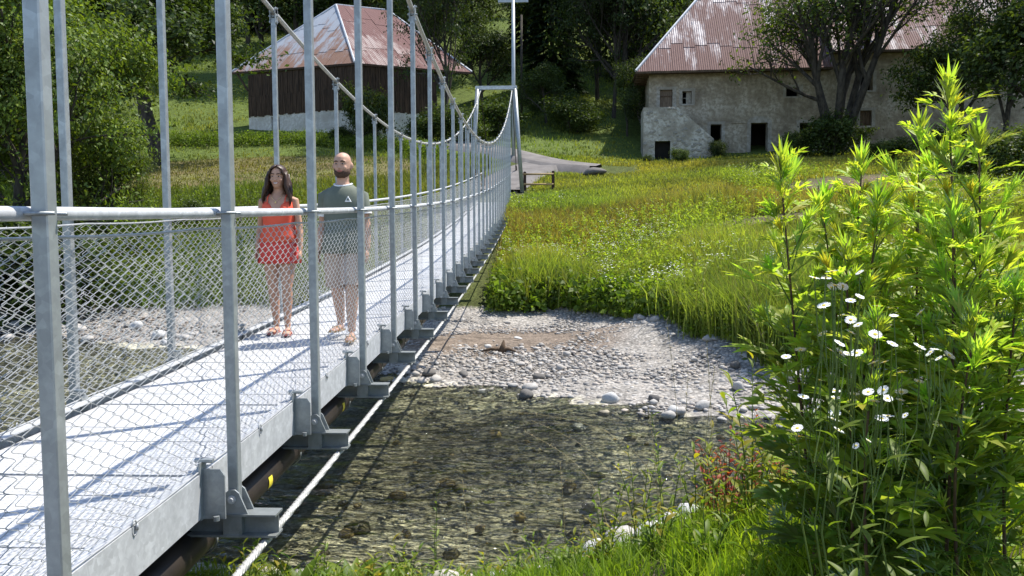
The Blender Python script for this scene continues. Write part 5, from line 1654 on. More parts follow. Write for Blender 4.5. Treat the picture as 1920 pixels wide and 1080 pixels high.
def mugwort(tx, ty, bx, d, label, seed, dens=1.0):
    r = random.Random(seed)
    t_ = Vector(at(tx, ty, d))
    b0 = Vector(at(bx, 900, d)); b0.z = gz(b0.x, b0.y) - .03
    root = empty('mugwort_plant', b0, 0, label, 'plant', 'mugwort stems by the river')
    H = t_ - b0
    bow = Vector((r.uniform(-.05, .05), r.uniform(-.05, .05), 0))
    pt = lambda s: H * s + bow * math.sin(s * math.pi)
    mb = MB(); mb.tube([pt(s) for s in np.linspace(0, .97, 10)], [.0065 * (1 - .62 * s) for s in np.linspace(0, 1, 10)], 7, ref=(1, .1, .07))
    mb.build('stem', M['stem'], root, smooth=True)
    L0 = H.length
    n = int(L0 * 34 * dens)
    for k in range(n):
        s = .10 + .84 * (k + .5) / n
        az = k * 2.4 + r.uniform(-.3, .3)
        up = r.uniform(.05, .5) + .35 * s
        dv = Vector((math.cos(az), math.sin(az), up))
        top = s > .68
        me = r.choice(ML_TOP if top else (ML_MID if s > .38 else ML_LOW))
        size = r.uniform(.85, 1.3) * (.235 if .3 < s < .75 else .185) * r.uniform(.8, 1.15) * (1.0 if s < .72 else 1.35 - .85 * s)
        o = link('leaf', me, M['mugwort'], root, loc=pt(s), scale=size)
        orient(o, dv, r.uniform(-.35, .35))
        if k % 2 == 0 and .16 < s < .84:
            me = r.choice(SH_TOP if s > .6 else (SH_MID if s > .36 else SH_LOW))
            dv2 = Vector((math.cos(az + .3), math.sin(az + .3), r.uniform(.7, 1.3) + s))
            dv2.normalize()
            ln = r.uniform(.06, .24) * (1.15 - .6 * s)
            mb = MB(); mb.tube([pt(s), pt(s) + dv2 * ln], [.003, .002], 5)
            sh = mb.build('side_shoot', M['stem_green'], root)
            o = link('shoot_tip', me, M['mugwort'], sh, loc=pt(s) + dv2 * ln * .8, scale=(r.uniform(.08, .16), r.uniform(.08, .16), r.uniform(.09, .19)))
            o.rotation_euler = dv2.to_track_quat('Z', 'Y').to_euler()
    o = link('shoot_tip', r.choice(SH_TOP), M['mugwort'], root, loc=pt(.90), scale=L0 * .085 + .02, rot=(0, 0, r.uniform(0, 6)))
    for k in range(3):
        az = r.uniform(0, 6.28)
        o = link('shoot_tip', r.choice(SH_TOP), M['mugwort'], root, loc=pt(.84 + .03 * k), scale=.09, rot=(.5 * math.cos(az), .5 * math.sin(az), 0))
for k, (tx, ty, bx, d, lab) in enumerate([
    (1771, 102, 1748, 2.55, 'tallest mugwort stem with a bright tip against the farmhouse wall'),
    (1457, 250, 1545, 2.65, 'mugwort stem furthest out over the gravel bar, leaning from its base'),
    (1531, 322, 1590, 2.75, 'mugwort stem next to the outermost one, with a blunt tuft'),
    (1620, 255, 1650, 2.75, 'slim mugwort stem rising before the farmhouse wall left of the tallest'),
    (1726, 190, 1712, 2.8, 'second tallest mugwort stem, just left of the tallest'),
    (1834, 202, 1815, 2.45, 'mugwort stem with a broad tuft just right of the tallest'),
    (1658, 322, 1668, 2.6, 'mugwort stem with an ash-green tuft in the middle of the clump'),
    (1704, 284, 1725, 2.95, 'mugwort stem half hidden behind the tallest one'),
    (1586, 432, 1610, 2.5, 'short mugwort stem above the white daisies'),
    (1884, 385, 1868, 2.55, 'mugwort stem near the right picture edge with dense leaves'),
    (1786, 345, 1775, 2.35, 'mugwort stem nearest the camera in the clump'),
    (1912, 500, 1905, 2.3, 'low mugwort stem cut by the right picture edge'),
    (1500, 590, 1580, 2.8, 'low mugwort stem leaning over the gravel at the clump edge'),
    (1650, 560, 1655, 2.25, 'low mugwort stem among the daisies'),
    (1840, 560, 1835, 2.2, 'low mugwort stem at the right front of the clump')]):
    mugwort(tx, ty, bx, d, lab, 900 + k)

def lance_leaf(col, W=.22, n=6, curl=.35):
    V, F, C = [], [], []
    for i in range(n + 1):
        s = i / n
        w_ = W * math.sin(math.pi * min(1, s * .93 + .05)) ** .8 * .5
        z = .12 * s - curl * s * s
        V += [(-w_, s, z + w_ * .35), (0, s, z), (w_, s, z + w_ * .35)]
        C += [col, tuple(x * .85 for x in col), col]
        if i: k = 3 * i; F += [(k - 3, k - 2, k + 1, k), (k - 2, k - 1, k + 2, k + 1)]
    return np_mesh('leaf', np.array(V), [np.array(F)], np.array(C))
DAISY_LEAF = lance_leaf((0.15, 0.21, 0.03), .24)
# ------------------------------------------------------------------ daisies
mb = MB()
npet = 22
for k in range(npet):
    a = 2 * math.pi * k / npet
    c, s = math.cos(a), math.sin(a)
    w_ = .085
    dz = random.uniform(-.06, .08)
    mb.add([(c * .22 - s * w_ * .5, s * .22 + c * w_ * .5, .03), (c * .22 + s * w_ * .5, s * .22 - c * w_ * .5, .03), (c * .95 + s * w_, s * .95 - c * w_, .08 + dz), (c * 1.02, s * 1.02, .08 + dz), (c * .95 - s * w_, s * .95 + c * w_, .08 + dz)], [(0, 1, 2, 3, 4)])
ME_PETAL = mb.mesh('petals', fix=False)
mb = MB(); mb.loft([ellipse(0, 0, z, r_, r_, 12) for z, r_ in ((-.10, .05), (-.06, .22), (.03, .33), (.10, .28), (.14, .15), (.15, .03))])
ME_DISC = mb.mesh('flower_disc', True)
fl = [(1549, 522), (1565, 535), (1580, 535), (1595, 564), (1595, 600), (1726, 586), (1745, 661), (1501, 656), (1474, 669), (1557, 656), (1576, 661), (1588, 663), (1538, 713), (1506, 744), (1562, 747), (1597, 752), (1601, 739), (1638, 752), (1628, 735), (1664, 747), (1565, 774), (1665, 780), (1697, 779), (1573, 807), (1628, 826), (1780, 666), (1724, 650), (1605, 836), (1595, 623), (1760, 672), (1690, 735), (1612, 511), (1560, 509), (1752, 655)] + [(1548 + (37 * q) % 190 - 40 * (q % 3), 520 + (53 * q) % 300) for q in range(26)]
groups = [[] for _ in range(7)]
bases = [(1560, 1.75), (1600, 1.85), (1545, 1.9), (1640, 1.75), (1690, 1.8), (1580, 1.7), (1740, 1.85)]
for p_ in fl:
    j = min(range(7), key=lambda q: abs(bases[q][0] - p_[0]) + random.uniform(0, 45))
    groups[j].append(p_)
dl = ['daisy plant reaching highest above the gravel', 'daisy plant with a loose spray before the mugwort', 'daisy plant leaning towards the river', 'daisy plant with open heads low in the clump', 'daisy plant on the dark side of the clump', 'daisy plant nearest the camera', 'daisy plant deepest in the mugwort leaves']
for (bx, d), ps, lab in zip(bases, groups, dl):
    if not ps: continue
    b0 = Vector(at(bx, 900, d)); b0.z = gz(b0.x, b0.y)
    root = empty('daisy_plant', b0, 0, 'white ' + lab, 'plant', 'white daisies by the mugwort')
    top = sum((Vector(at(x, y, d)) for x, y in ps), Vector()) / len(ps) - b0
    fork = top * .9
    mb = MB(); mb.tube([Vector((0, 0, -.03)), fork * .3 + Vector((.03, .02, 0)), fork * .65 + Vector((-.025, .02, 0)), fork], [.0028, .0026, .0023, .002], 5)
    for x, y in ps:
        t_ = Vector(at(x, y, d + random.uniform(-.12, .12))) - b0
        f0 = fork * min(1.0, .8 * t_.z / max(fork.z, .01))
        mb.tube([f0, f0.lerp(t_, .5) + Vector(((t_.x - f0.x) * .22, 0, -.015)), t_], [.0018, .0015, .0012], 4)
        fo = empty('flower'); fo.parent = root; fo.location = t_
        fo.rotation_euler = (random.uniform(-.7, .6), random.uniform(-.4, .8), random.uniform(0, 6.28))
        s_ = random.uniform(.009, .0155)
        fo.scale = (s_, s_, s_)
        link('petals', ME_PETAL, M['petal'], fo); link('flower_disc', ME_DISC, M['disc'], fo)
    mb.build('stem', M['stem_green'], root)
    for k in range(12):
        s = random.uniform(.15, .95)
        az = random.uniform(0, 6.28)
        o = link('leaf', DAISY_LEAF, M['herb'], root, loc=fork * s, scale=random.uniform(.05, .085))
        orient(o, (math.cos(az), math.sin(az), .8), 0)

# ------------------------------------------------------------------ other bank herbs
LEAFSET = {'lime': [lance_leaf((0.25, 0.29, 0.03), .2), lance_leaf((0.19, 0.26, 0.03), .24)], 'green': [lance_leaf((0.12, 0.2, 0.025), .3), lance_leaf((0.17, 0.25, 0.03), .26)],
           'broad': [lance_leaf((0.10, 0.19, 0.025), .5, curl=.5), lance_leaf((0.16, 0.24, 0.03), .42, curl=.4)], 'red': [lance_leaf((0.33, 0.05, 0.03), .5), lance_leaf((0.40, 0.09, 0.04), .45)],
           'gold': [lance_leaf((0.33, 0.28, 0.03), .3), lance_leaf((0.27, 0.29, 0.035), .28)], 'rust': [lance_leaf((0.28, 0.12, 0.06), .4, curl=.7)]}
def herb(name, px_, d, h, nstem, per, leaf, kinds, label, cat='plant', group=None, lean=.25, rosette=False, stem='stem_green', seed=0, up=.5):
    r = random.Random(seed or int(px_ * 7 + d * 100))
    b0 = Vector(at(px_, 900, d)); b0.z = gz(b0.x, b0.y)
    root = empty(name, b0, r.uniform(0, 6.28), label, cat, group)
    mb = MB()
    for s_ in range(nstem):
        az = 2 * math.pi * s_ / nstem + r.uniform(-.5, .5)
        ln = lean * r.uniform(.3, 1.1)
        H_ = h * r.uniform(.7, 1.1)
        tip = Vector((math.cos(az) * ln * H_, math.sin(az) * ln * H_, H_))
        o0 = Vector((math.cos(az) * .02, math.sin(az) * .02, -.02))
        pt = lambda s: o0 + Vector((tip.x * s * s, tip.y * s * s, tip.z * s))
        if not rosette: mb.tube([pt(s) for s in (0, .35, .7, 1)], [.004, .0034, .0026, .0012], 5, caps=False)
        for k in range(per):
            s = .12 + .88 * (k + .5) / per if not rosette else r.uniform(0, .12)
            a = k * 2.4 + r.uniform(-.4, .4)
            o = link('leaf', r.choice(LEAFSET[r.choice(kinds)]), M['herb'], root, loc=pt(s), scale=leaf * r.uniform(.65, 1.2) * (1.15 - .5 * s))
            orient(o, (math.cos(a), math.sin(a), (up + .5 * s) if not rosette else r.uniform(.5, 1.8)), r.uniform(-.5, .5))
    if not rosette: mb.build('stem', M[stem], root)
    return root
herb('dock_plant', 655, 4.75, .30, 4, 11, .22, ['green', 'green', 'lime'], 'bright green leafy rosette beside the wind cable', rosette=True)
herb('dock_plant', 560, 4.6, .3, 3, 9, .2, ['green'], 'leafy tuft just right of the wind cable on the bank', rosette=True)
herb('dock_plant', 720, 4.8, .3, 3, 9, .2, ['green', 'lime'], 'leafy tuft at the water edge below the river middle', rosette=True)
herb('bank_herb', 470, 4.9, .42, 4, 9, .10, ['green', 'lime'], 'upright herb on the bank under the first bridge bracket')
herb('bank_herb', 600, 4.6, .34, 4, 9, .09, ['lime', 'green'], 'herb with small leaves at the bottom edge below the bridge')
herb('bank_herb', 815, 4.75, .62, 2, 11, .07, ['green', 'lime'], 'tall herb standing alone against the dark water', lean=.12)
herb('bank_herb', 860, 4.7, .25, 4, 9, .08, ['gold', 'lime'], 'low yellowish herb in the bottom middle of the bank')
herb('bank_herb', 780, 4.55, .2, 4, 9, .08, ['gold', 'lime'], 'low golden herb left of the lone tall one')
herb('bank_herb', 1010, 4.5, .36, 5, 10, .085, ['green', 'lime'], 'bushy herb on the bank below the river')
herb('bank_herb', 1080, 4.45, .3, 4, 9, .08, ['lime', 'gold'], 'lime green herb beside the pale rocks')
herb('bank_herb', 1140, 4.3, .5, 4, 12, .085, ['lime', 'green'], 'upright herb behind the pale rocks')
herb('bank_herb', 1200, 4.3, .62, 4, 12, .09, ['lime', 'gold'], 'thin tall herb left of the red patch')
herb('bank_herb', 1250, 4.15, .72, 3, 13, .09, ['lime', 'green'], 'tall herb with wide top leaves over the water', lean=.35)
herb('bank_herb', 1310, 4.0, .66, 4, 13, .10, ['lime', 'gold'], 'yellow-green herb right in front of the red patch')
herb('willowherb', 1410, 3.7, .80, 6, 18, .12, ['lime', 'gold'], 'large yellow-green willowherb clump left of the mugwort', lean=.32)
herb('willowherb', 1465, 3.5, .62, 5, 16, .11, ['lime', 'gold'], 'second willowherb clump between red patch and mugwort', lean=.32)
herb('willowherb', 1360, 3.5, .46, 5, 13, .10, ['gold', 'lime'], 'low golden willowherb clump before the red patch', lean=.4)
for k, (px_, d, lab) in enumerate([(1340, 4.6, 'red-leaved cranesbill on the river side of the patch'), (1385, 4.5, 'red-leaved cranesbill in the middle of the patch'), (1430, 4.35, 'red-leaved cranesbill behind the willowherb'), (1490, 4.2, 'red-leaved cranesbill next to the mugwort'), (1365, 4.2, 'red-leaved cranesbill in front of the others')]):
    herb('cranesbill', px_, d - .15, .52, 11, 9, .052, ['red', 'red', 'red', 'red', 'lime'], lab, lean=.5, stem='stem', group='red cranesbills by the river')
herb('dock_plant', 1600, 1.9, .34, 1, 5, .11, ['rust', 'rust', 'lime'], 'withered reddish dock with a curled brown leaf', stem='stem')
for k, px_ in enumerate((1480, 1560, 1650, 1730, 1800, 1870)):
    herb('bank_herb', px_, 3.0 + .12 * (k % 3), .34, 5, 9, .10, ['green', 'broad', 'lime'], ['leafy herb at the left foot of the mugwort clump', 'leafy herb under the daisies', 'leafy herb under the middle mugwort stems', 'leafy herb under the tallest mugwort', 'leafy herb in the shade right of the tallest mugwort', 'leafy herb at the right foot of the mugwort clump'][k])

labs = ['low herb under the bridge edge at the bottom of the picture', 'herb beside the wind cable where it leaves the picture', 'small herb in the shade of the bridge', 'yellowish herb at the bottom edge left of the leafy rosette', 'fresh green herb right of the leafy rosette', 'spindly herb at the water edge below the river middle', 'golden herb at the bottom edge under the open water', 'bushy herb at the bottom edge under the open water', 'small lime herb left of the pale rocks', 'creeping herb between the pale rocks', 'dense herb at the bottom right of the pale rocks', 'feathery herb at the bottom edge below the red patch', 'broad herb at the bottom edge below the willowherb', 'grass-green herb at the bottom edge before the daisies']
for k, (px_, d, h) in enumerate([(380, 4.35, .2), (455, 4.3, .3), (520, 4.55, .28), (610, 4.3, .22), (690, 4.45, .26), (760, 4.7, .3), (830, 4.4, .2), (920, 4.5, .26), (985, 4.3, .22), (1060, 4.2, .24), (1130, 4.0, .3), (1230, 3.7, .34), (1330, 3.2, .3), (1440, 2.9, .26)]):
    herb('bank_herb', px_, d, h, 6, 9, .10, [['green', 'lime'], ['lime', 'gold'], ['green', 'gold', 'lime']][k % 3], labs[k], lean=.5)
# ------------------------------------------------------------------ the two people on the bridge
def mat_skin(name, a, b_):
    m = mat_noise(name, a, b_, 14, .55, 0, 0, spec=.35)
    return m
M['skin_w'] = mat_skin('tanned_skin', (0.47, 0.26, 0.17), (0.54, 0.31, 0.21))
M['skin_m'] = mat_skin('light_tanned_skin', (0.48, 0.275, 0.19), (0.55, 0.33, 0.235))
M['hair'] = mat_noise('dark_brown_hair', (0.022, 0.011, 0.007), (0.07, 0.034, 0.018), 30, .4, 0, .3, stretch=(4, 4, .4))
M['beard'] = mat_noise('dark_stubble', (0.05, 0.028, 0.02), (0.11, 0.065, 0.045), 60, .9, 0, .5)
M['coral'] = mat_noise('coral_fabric', (0.78, 0.10, 0.05), (0.86, 0.14, 0.075), 4, .85)
M['coral_dark'] = mat_noise('red_coral_fabric', (0.66, 0.06, 0.05), (0.74, 0.09, 0.07), 4, .85)
M['olive'] = mat_noise('olive_grey_jersey', (0.125, 0.14, 0.11), (0.16, 0.175, 0.14), 6, .9)
M['trim'] = mat_noise('white_jersey_trim', (0.75, 0.75, 0.75), (0.82, 0.82, 0.82), 9, .85)
M['beige'] = mat_noise('beige_cotton', (0.40, 0.29, 0.23), (0.48, 0.36, 0.29), 5, .9)
M['eye'] = mat_noise('dark_eye', (0.02, 0.012, 0.01), (0.04, 0.025, 0.02), 40, .25)
M['shaded_eye'] = mat_noise('eye_white_shaded', (0.42, 0.38, 0.35), (0.5, 0.46, 0.43), 9, .4)  # whites greyed to put eye-socket shade into the colour
M['lips'] = mat_noise('lips', (0.42, 0.13, 0.11), (0.48, 0.17, 0.14), 20, .45)
M['teeth'] = mat_noise('teeth', (0.8, 0.78, 0.74), (0.85, 0.83, 0.8), 20, .3)
M['sandal'] = mat_noise('tan_leather', (0.42, 0.26, 0.12), (0.52, 0.34, 0.17), 12, .7)
M['gold'] = mat_noise('gold_chain', (0.8, 0.6, 0.25), (0.85, 0.66, 0.3), 9, .3, 1.0)

def ring(cx, cy_, z, rx, ry, n=18, dz=None, wav=0.0, nw=9, ph=0.0):
    o = []
    for k in range(n):
        a = 2 * math.pi * k / n
        w_ = 1 + wav * math.sin(nw * a + ph)
        o.append((cx + rx * w_ * math.cos(a), cy_ + ry * w_ * math.sin(a), z + (dz(a) if dz else 0)))
    return o

def ell(mb, c, r, n=10, m_=7):
    rings = []
    for i in range(1, m_):
        t = math.pi * i / m_
        rings.append([(c[0] + r[0] * math.sin(t) * math.cos(2 * math.pi * k / n), c[1] + r[1] * math.sin(t) * math.sin(2 * math.pi * k / n), c[2] - r[2] * math.cos(t)) for k in range(n)])
    mb.loft(rings)

def solve_deck(px_, py_):
    lo, hi = 3.0, 20.0
    f = lambda d: at(px_, py_, d)[2] - (zrail(d) - DECK)
    for _ in range(50):
        m_ = .5 * (lo + hi)
        if f(lo) * f(m_) <= 0: hi = m_
        else: lo = m_
    p = at(px_, py_, lo)
    return p

def limb(mb, pts, rs, n=12):
    mb.tube(pts, rs, n, ref=(1, .1, .07))

def hand(mb, w, s, dirn, k=1.0):
    """Hand hanging from the wrist w; s is the side (+1 person's left)."""
    w = Vector(w); d = Vector(dirn).normalized()
    fwd = Vector((0, -1, 0)); inn = Vector((-s, 0, 0))
    p1 = w + d * .085 * k
    rings = []
    for t_, hw, th in ((0, .021, .017), (.35, .034, .016), (.75, .040, .015), (1.0, .038, .012)):
        c = w.lerp(p1, t_)
        rings.append([c + fwd * hw * k * math.cos(a) + inn * th * k * math.sin(a) for a in np.linspace(0, 2 * math.pi, 11)[:-1]])
    mb.loft(rings)
    for i, (o, L) in enumerate(((.030, .066), (.010, .074), (-.010, .069), (-.029, .052))):
        b0 = p1 + fwd * o * k - d * .01
        m1 = b0 + d * L * .5 * k + inn * .008
        tp = b0 + d * L * .95 * k + inn * .030 * k
        mb.tube([b0, m1, tp], [.0095 * k, .009 * k, .0075 * k], 7, ref=(1, .1, .07))
    b0 = w + d * .025 * k + fwd * .022 * k
    mb.tube([b0, b0 + fwd * .026 * k + d * .028 * k, b0 + fwd * .032 * k + d * .062 * k + inn * .012], [.0125 * k, .0105 * k, .0085 * k], 7)

def head_rings(zc, k, jaw=1.0):
    return [(zc - .112 * k, -.040 * k, .024 * k * jaw, .030 * k), (zc - .098 * k, -.032 * k, .042 * k * jaw, .052 * k), (zc - .070 * k, -.016 * k, .058 * k * jaw, .076 * k), (zc - .035 * k, -.006 * k, .068 * k, .090 * k), (zc, 0, .073 * k, .097 * k), (zc + .035 * k, .002 * k, .075 * k, .100 * k),
            (zc + .065 * k, .004 * k, .070 * k, .094 * k), (zc + .09 * k, .006 * k, .056 * k, .075 * k), (zc + .107 * k, .008 * k, .034 * k, .046 * k), (zc + .113 * k, .008 * k, .010 * k, .014 * k)]

def person(px_, py_, label, H, male, rz):
    p = solve_deck(px_, py_)
    root = empty('person', (p[0], p[1], p[2] + .004), rz, label, 'person')
    k = H / (1.77 if male else 1.67)
    body = MB()
    if male:
        tr = [(.86, .145, .10, 0), (.95, .168, .112, 0), (1.06, .155, .102, 0), (1.18, .165, .107, -.004), (1.27, .176, .116, -.006), (1.36, .178, .106, 0), (1.41, .150, .084, .006), (1.45, .085, .066, .01), (1.49, .060, .060, .008), (1.57, .058, .058, -.004)]
        zc, hk = 1.652, 1.07
        sh, el, wr = (.172, .005, 1.375), (.222, .03, 1.10), (.245, -.03, .86)
        ra = [.056, .055, .046, .041, .044, .036, .028]
        hip, kn, an = (.095, 0, .90), (.10, -.02, .50), (.10, .03, .085)
        rl = [.098, .092, .075, .060, .062, .054, .040, .038]
        ft = .27
    else:
        tr = [(.80, .13, .10, .0), (.90, .172, .122, .004), (.98, .155, .108, 0), (1.07, .122, .088, -.004), (1.17, .132, .096, -.008), (1.24, .146, .116, -.014), (1.32, .150, .092, -.002), (1.365, .135, .07, .004), (1.395, .07, .056, .01), (1.43, .049, .05, .008), (1.49, .047, .048, 0)]
        zc, hk = 1.557, .97
        sh, el, wr = (.158, .004, 1.335), (.205, .03, 1.07), (.225, -.035, .845)
        ra = [.043, .041, .036, .032, .034, .028, .022]
        hip, kn, an = (.085, 0, .86), (.078, -.02, .475), (.07, .03, .08)
        rl = [.092, .082, .066, .051, .053, .046, .033, .031]
        ft = .235
    body.loft([ring(0, c, z * k, rx * k, ry * k) for z, rx, ry, c in tr])
    body.loft([ring(0, c * k, z * k, rx * k, ry * k) for z, c, rx, ry in head_rings(zc, hk, 1.08 if male else .95)])
    # nose, ears, brow
    body.tube([(0, -.088 * hk * k, (zc + .018) * k), (0, -.103 * hk * k, (zc - .010) * k), (0, -.112 * hk * k, (zc - .030) * k), (0, -.098 * hk * k, (zc - .040) * k)], [.008, .010, .014, .010], 8)
    for s in (-1, 1):
        ell(body, (s * .078 * hk * k, .012, (zc - .008) * k), (.012 if not male else .020, .020, .034))
        ell(body, (s * .03 * k, -.080 * hk * k, (zc + .026) * k), (.028, .016, .010))
        ell(body, (s * .038 * k, -.070 * hk * k, (zc - .030) * k), (.024, .022, .022))
    stride = .16 if male else .06
    for s in (-1, 1):
        S_, E_, W_ = [Vector((s * q[0], q[1] + (-.04 * s if q is not sh else 0), q[2])) * k for q in (sh, el, wr)]
        limb(body, [S_ + Vector((-s * .03, 0, .0)), S_, S_.lerp(E_, .5), E_, E_.lerp(W_, .3), E_.lerp(W_, .7), W_], [x * k for x in ra])
        hand(body, W_, s, (W_ - E_) + Vector((0, -.02, -.1)), k * (1.04 if male else .92))
        fw_ = -stride * s            # this foot forward (towards -y) or back
        Hp = Vector((s * hip[0], 0, hip[2])) * k
        Kn = Vector((s * kn[0], kn[1] + fw_ * .55, kn[2])) * k
        An = Vector((s * an[0], an[1] + fw_, an[2] + (.05 if fw_ > .1 else 0))) * k
        limb(body, [Hp, Hp.lerp(Kn, .35), Hp.lerp(Kn, .75), Kn, Kn.lerp(An, .25) + Vector((0, .012, 0)), Kn.lerp(An, .5) + Vector((0, .008, 0)), Kn.lerp(An, .85), An], [x * k for x in rl])
        f0 = An + Vector((0, .045, -.045 * k))
        toe = An + Vector((s * .03, -ft * k + .06, -.058 * k))
        body.loft([[(c.x + hw * math.cos(a), c.y, c.z + th * math.sin(a)) for a in np.linspace(0, 2 * math.pi, 11)[:-1]] for c, hw, th in ((f0, .024, .03), (f0.lerp(toe, .3) + Vector((0, 0, .012)), .033, .036), (f0.lerp(toe, .65), .042, .024), (f0.lerp(toe, .9), .04, .016), (toe, .025, .010))])
        sole = MB()
        sole.loft([[(c.x + hw * math.cos(a), c.y, c.z + (.008 if math.sin(a) > 0 else -.008)) for a in np.linspace(0.01, 2 * math.pi + .01, 13)[:-1]] for c, hw in ((f0 + Vector((0, .02, -.028)), .026), (f0.lerp(toe, .35) + Vector((0, 0, -.022)), .036), (f0.lerp(toe, .7) + Vector((0, 0, -.018)), .046), (toe + Vector((0, -.01, -.008)), .032))])
        m_ = f0.lerp(toe, .62)
        sole.tube([m_ + Vector((-.046, 0, -.012)), m_ + Vector((-.03, 0, .024)), m_ + Vector((.03, 0, .024)), m_ + Vector((.046, 0, -.012))], .008, 6)
        sole.build('sandal', M['sandal'] if male else M['lips'], root)
    ob = body.build('body', M['skin_m' if male else 'skin_w'], root, smooth=True)
    rm = ob.modifiers.new('fuse', 'REMESH'); rm.mode = 'VOXEL'; rm.voxel_size = .0085; rm.use_smooth_shade = True
    sm_ = ob.modifiers.new('soft', 'SMOOTH'); sm_.iterations = 4; sm_.factor = .5
    # eyes, brows, mouth
    for s in (-1, 1):
        e = MB(); ell(e, (s * .031 * k, -.0935 * hk * k, (zc + .004) * k), (.0125, .005, .0052)); eo = e.build('eye', M['shaded_eye'], root, smooth=True)
        e = MB(); ell(e, (s * .031 * k, -.0985 * hk * k, (zc + .004) * k), (.0075, .004, .0056)); e.build('iris', M['eye'], eo, smooth=True)
        e = MB(); e.tube([(s * .012 * k, -.099 * hk * k, (zc + .026) * k), (s * .032 * k, -.098 * hk * k, (zc + .032) * k), (s * .052 * k, -.086 * hk * k, (zc + .026) * k)], [.005, .0075 if male else .0045, .004], 6)  # man's brows thickened to paint in the socket shade
        e.build('eyebrow', M['hair'], root)
    e = MB(); e.tube([(-.028 * k, -.084 * hk * k, (zc - .058 + (.008 if not male else 0)) * k), (-.012, -.0935 * hk * k, (zc - .064) * k), (.012, -.0935 * hk * k, (zc - .064) * k), (.028 * k, -.084 * hk * k, (zc - .058 + (.008 if not male else 0)) * k)], [.003, .0065, .0065, .003], 7)
    mo = e.build('mouth', M['lips'], root, smooth=True)
    if male: mo.location.y = -.007
    if not male:
        e = MB(); e.tube([(-.019, -.0975 * hk * k, (zc - .0585) * k), (-.008, -.1005 * hk * k, (zc - .0625) * k), (.008, -.1005 * hk * k, (zc - .0625) * k), (.019, -.0975 * hk * k, (zc - .0585) * k)], [.002, .0042, .0042, .002], 6); e.build('teeth', M['teeth'], mo)
    return root, k, zc, hk, (sh, el, wr)

def patch(rows, name, mat, root, thick=.004):
    """An open shell from rows of points."""
    n = len(rows[0])
    V = [tuple(p) for r_ in rows for p in r_]
    F = [(i * n + j, i * n + j + 1, (i + 1) * n + j + 1, (i + 1) * n + j) for i in range(len(rows) - 1) for j in range(n - 1)]
    me = bpy.data.meshes.new(name); me.from_pydata(V, [], F)
    for p in me.polygons: p.use_smooth = True
    o = link(name, me, mat, root)
    s = o.modifiers.new('thick', 'SOLIDIFY'); s.thickness = thick; s.offset = 1
    return o
def shell(rings_, name, mat, root, thick=.004):
    return patch([r_ + [r_[0]] for r_ in rings_], name, mat, root, thick)

# the woman
root, k, zc, hk, (sh, el, wr) = person(528, 627, 'woman in a coral sleeveless playsuit with long dark hair smiling', 1.665, False, .06)
front = lambda a: max(0.0, -math.sin(a))
vn = lambda a: -.085 * front(a) ** 14 + .01 * abs(math.cos(a)) ** 4 - .05 * max(0, math.sin(a))
rings_ = [ring(0, -.003, 1.315 * k, .150, .108, 36, vn), ring(0, -.012, 1.25 * k, .158, .134, 36, lambda a: vn(a) * .35), ring(0, -.01, 1.17 * k, .155, .124, 36), ring(0, -.004, 1.08 * k, .152, .115, 36, None, .02), ring(0, 0, .98 * k, .178, .130, 36, None, .03, 8), ring(0, 0, .92 * k, .190, .142, 36, None, .03, 8, .5)]
shell(rings_, 'camisole', M['coral'], root)
rings_ = [ring(0, .002, .985 * k, .172, .125, 36), ring(0, .002, .90 * k, .188, .138, 36, None, .02, 8), ring(0, 0, .80 * k, .196, .142, 36, None, .03, 8), ring(0, -.002, .71 * k, .205, .146, 36, None, .045, 8, .4)]
shell(rings_, 'shorts', M['coral_dark'], root)
mb = MB()
for s in (-1, 1):
    mb.tube([(s * .085, -.098, 1.30 * k), (s * .088, -.070, 1.355 * k), (s * .085, -.01, 1.392 * k), (s * .075, .06, 1.34 * k), (s * .07, .09, 1.27 * k)], .006, 6)
mb.build('shoulder_strap', M['coral'], root)
mb = MB(); mb.tube([(.055, -.03, 1.405 * k), (.045, -.085, 1.355 * k), (0, -.108, 1.315 * k), (-.045, -.085, 1.355 * k), (-.055, -.03, 1.405 * k)], .0022, 5); ell(mb, (0, -.112, 1.308 * k), (.007, .004, .009))
mb.build('necklace', M['gold'], root)
# hair: a cap with a side parting and long wavy locks
rows = []
for z, c, rx, ry in head_rings(zc, hk, .95)[3:]:
    a0 = math.radians(-90 + (62 if z < (zc + .03) else (40 if z < zc + .075 else 4)))
    rows.append([(1.10 * rx * k * math.cos(a) + .0, (c + 1.12 * ry * math.sin(a)) * k, (z + .008) * k) for a in np.linspace(a0, 2 * math.pi + 2 * R(-90) - a0, 26)])
patch(rows, 'hair', M['hair'], root, .01)
mb = MB()
rr = random.Random(3)
for s in (-1, 1):
    for j in range(11):
        a = R(-28 + j * 13)
        x0, y0 = s * .074 * math.cos(a) * 1.02, .092 * math.sin(a)
        zt = (zc + .06) * k
        L = rr.uniform(.27, .36)
        pts = []
        for t_ in np.linspace(0, 1, 8):
            flare = .018 + .045 * t_
            pts.append((x0 + s * (flare * math.sin(min(1, t_ * 1.6) * 1.57) + .010 * math.sin(t_ * 9 + j)), y0 - .045 * t_ * (1 if j < 5 else -.2) + .008 * math.cos(t_ * 8 + j * 2), zt - L * t_))
        mb.tube(pts, [.012, .018, .021, .022, .021, .019, .014, .004], 7, ref=(1, .1, .07))
for j in range(9):
    x0 = -.07 + .0175 * j
    mb.tube([(x0, .085, (zc + .04) * k), (x0 * 1.2, .105, (zc - .08) * k), (x0 * 1.4, .10, (zc - .2) * k), (x0 * 1.4, .09, (zc - .29) * k)], [.02, .024, .022, .006], 7)
mb.build('hair_lock', M['hair'], root, smooth=True)

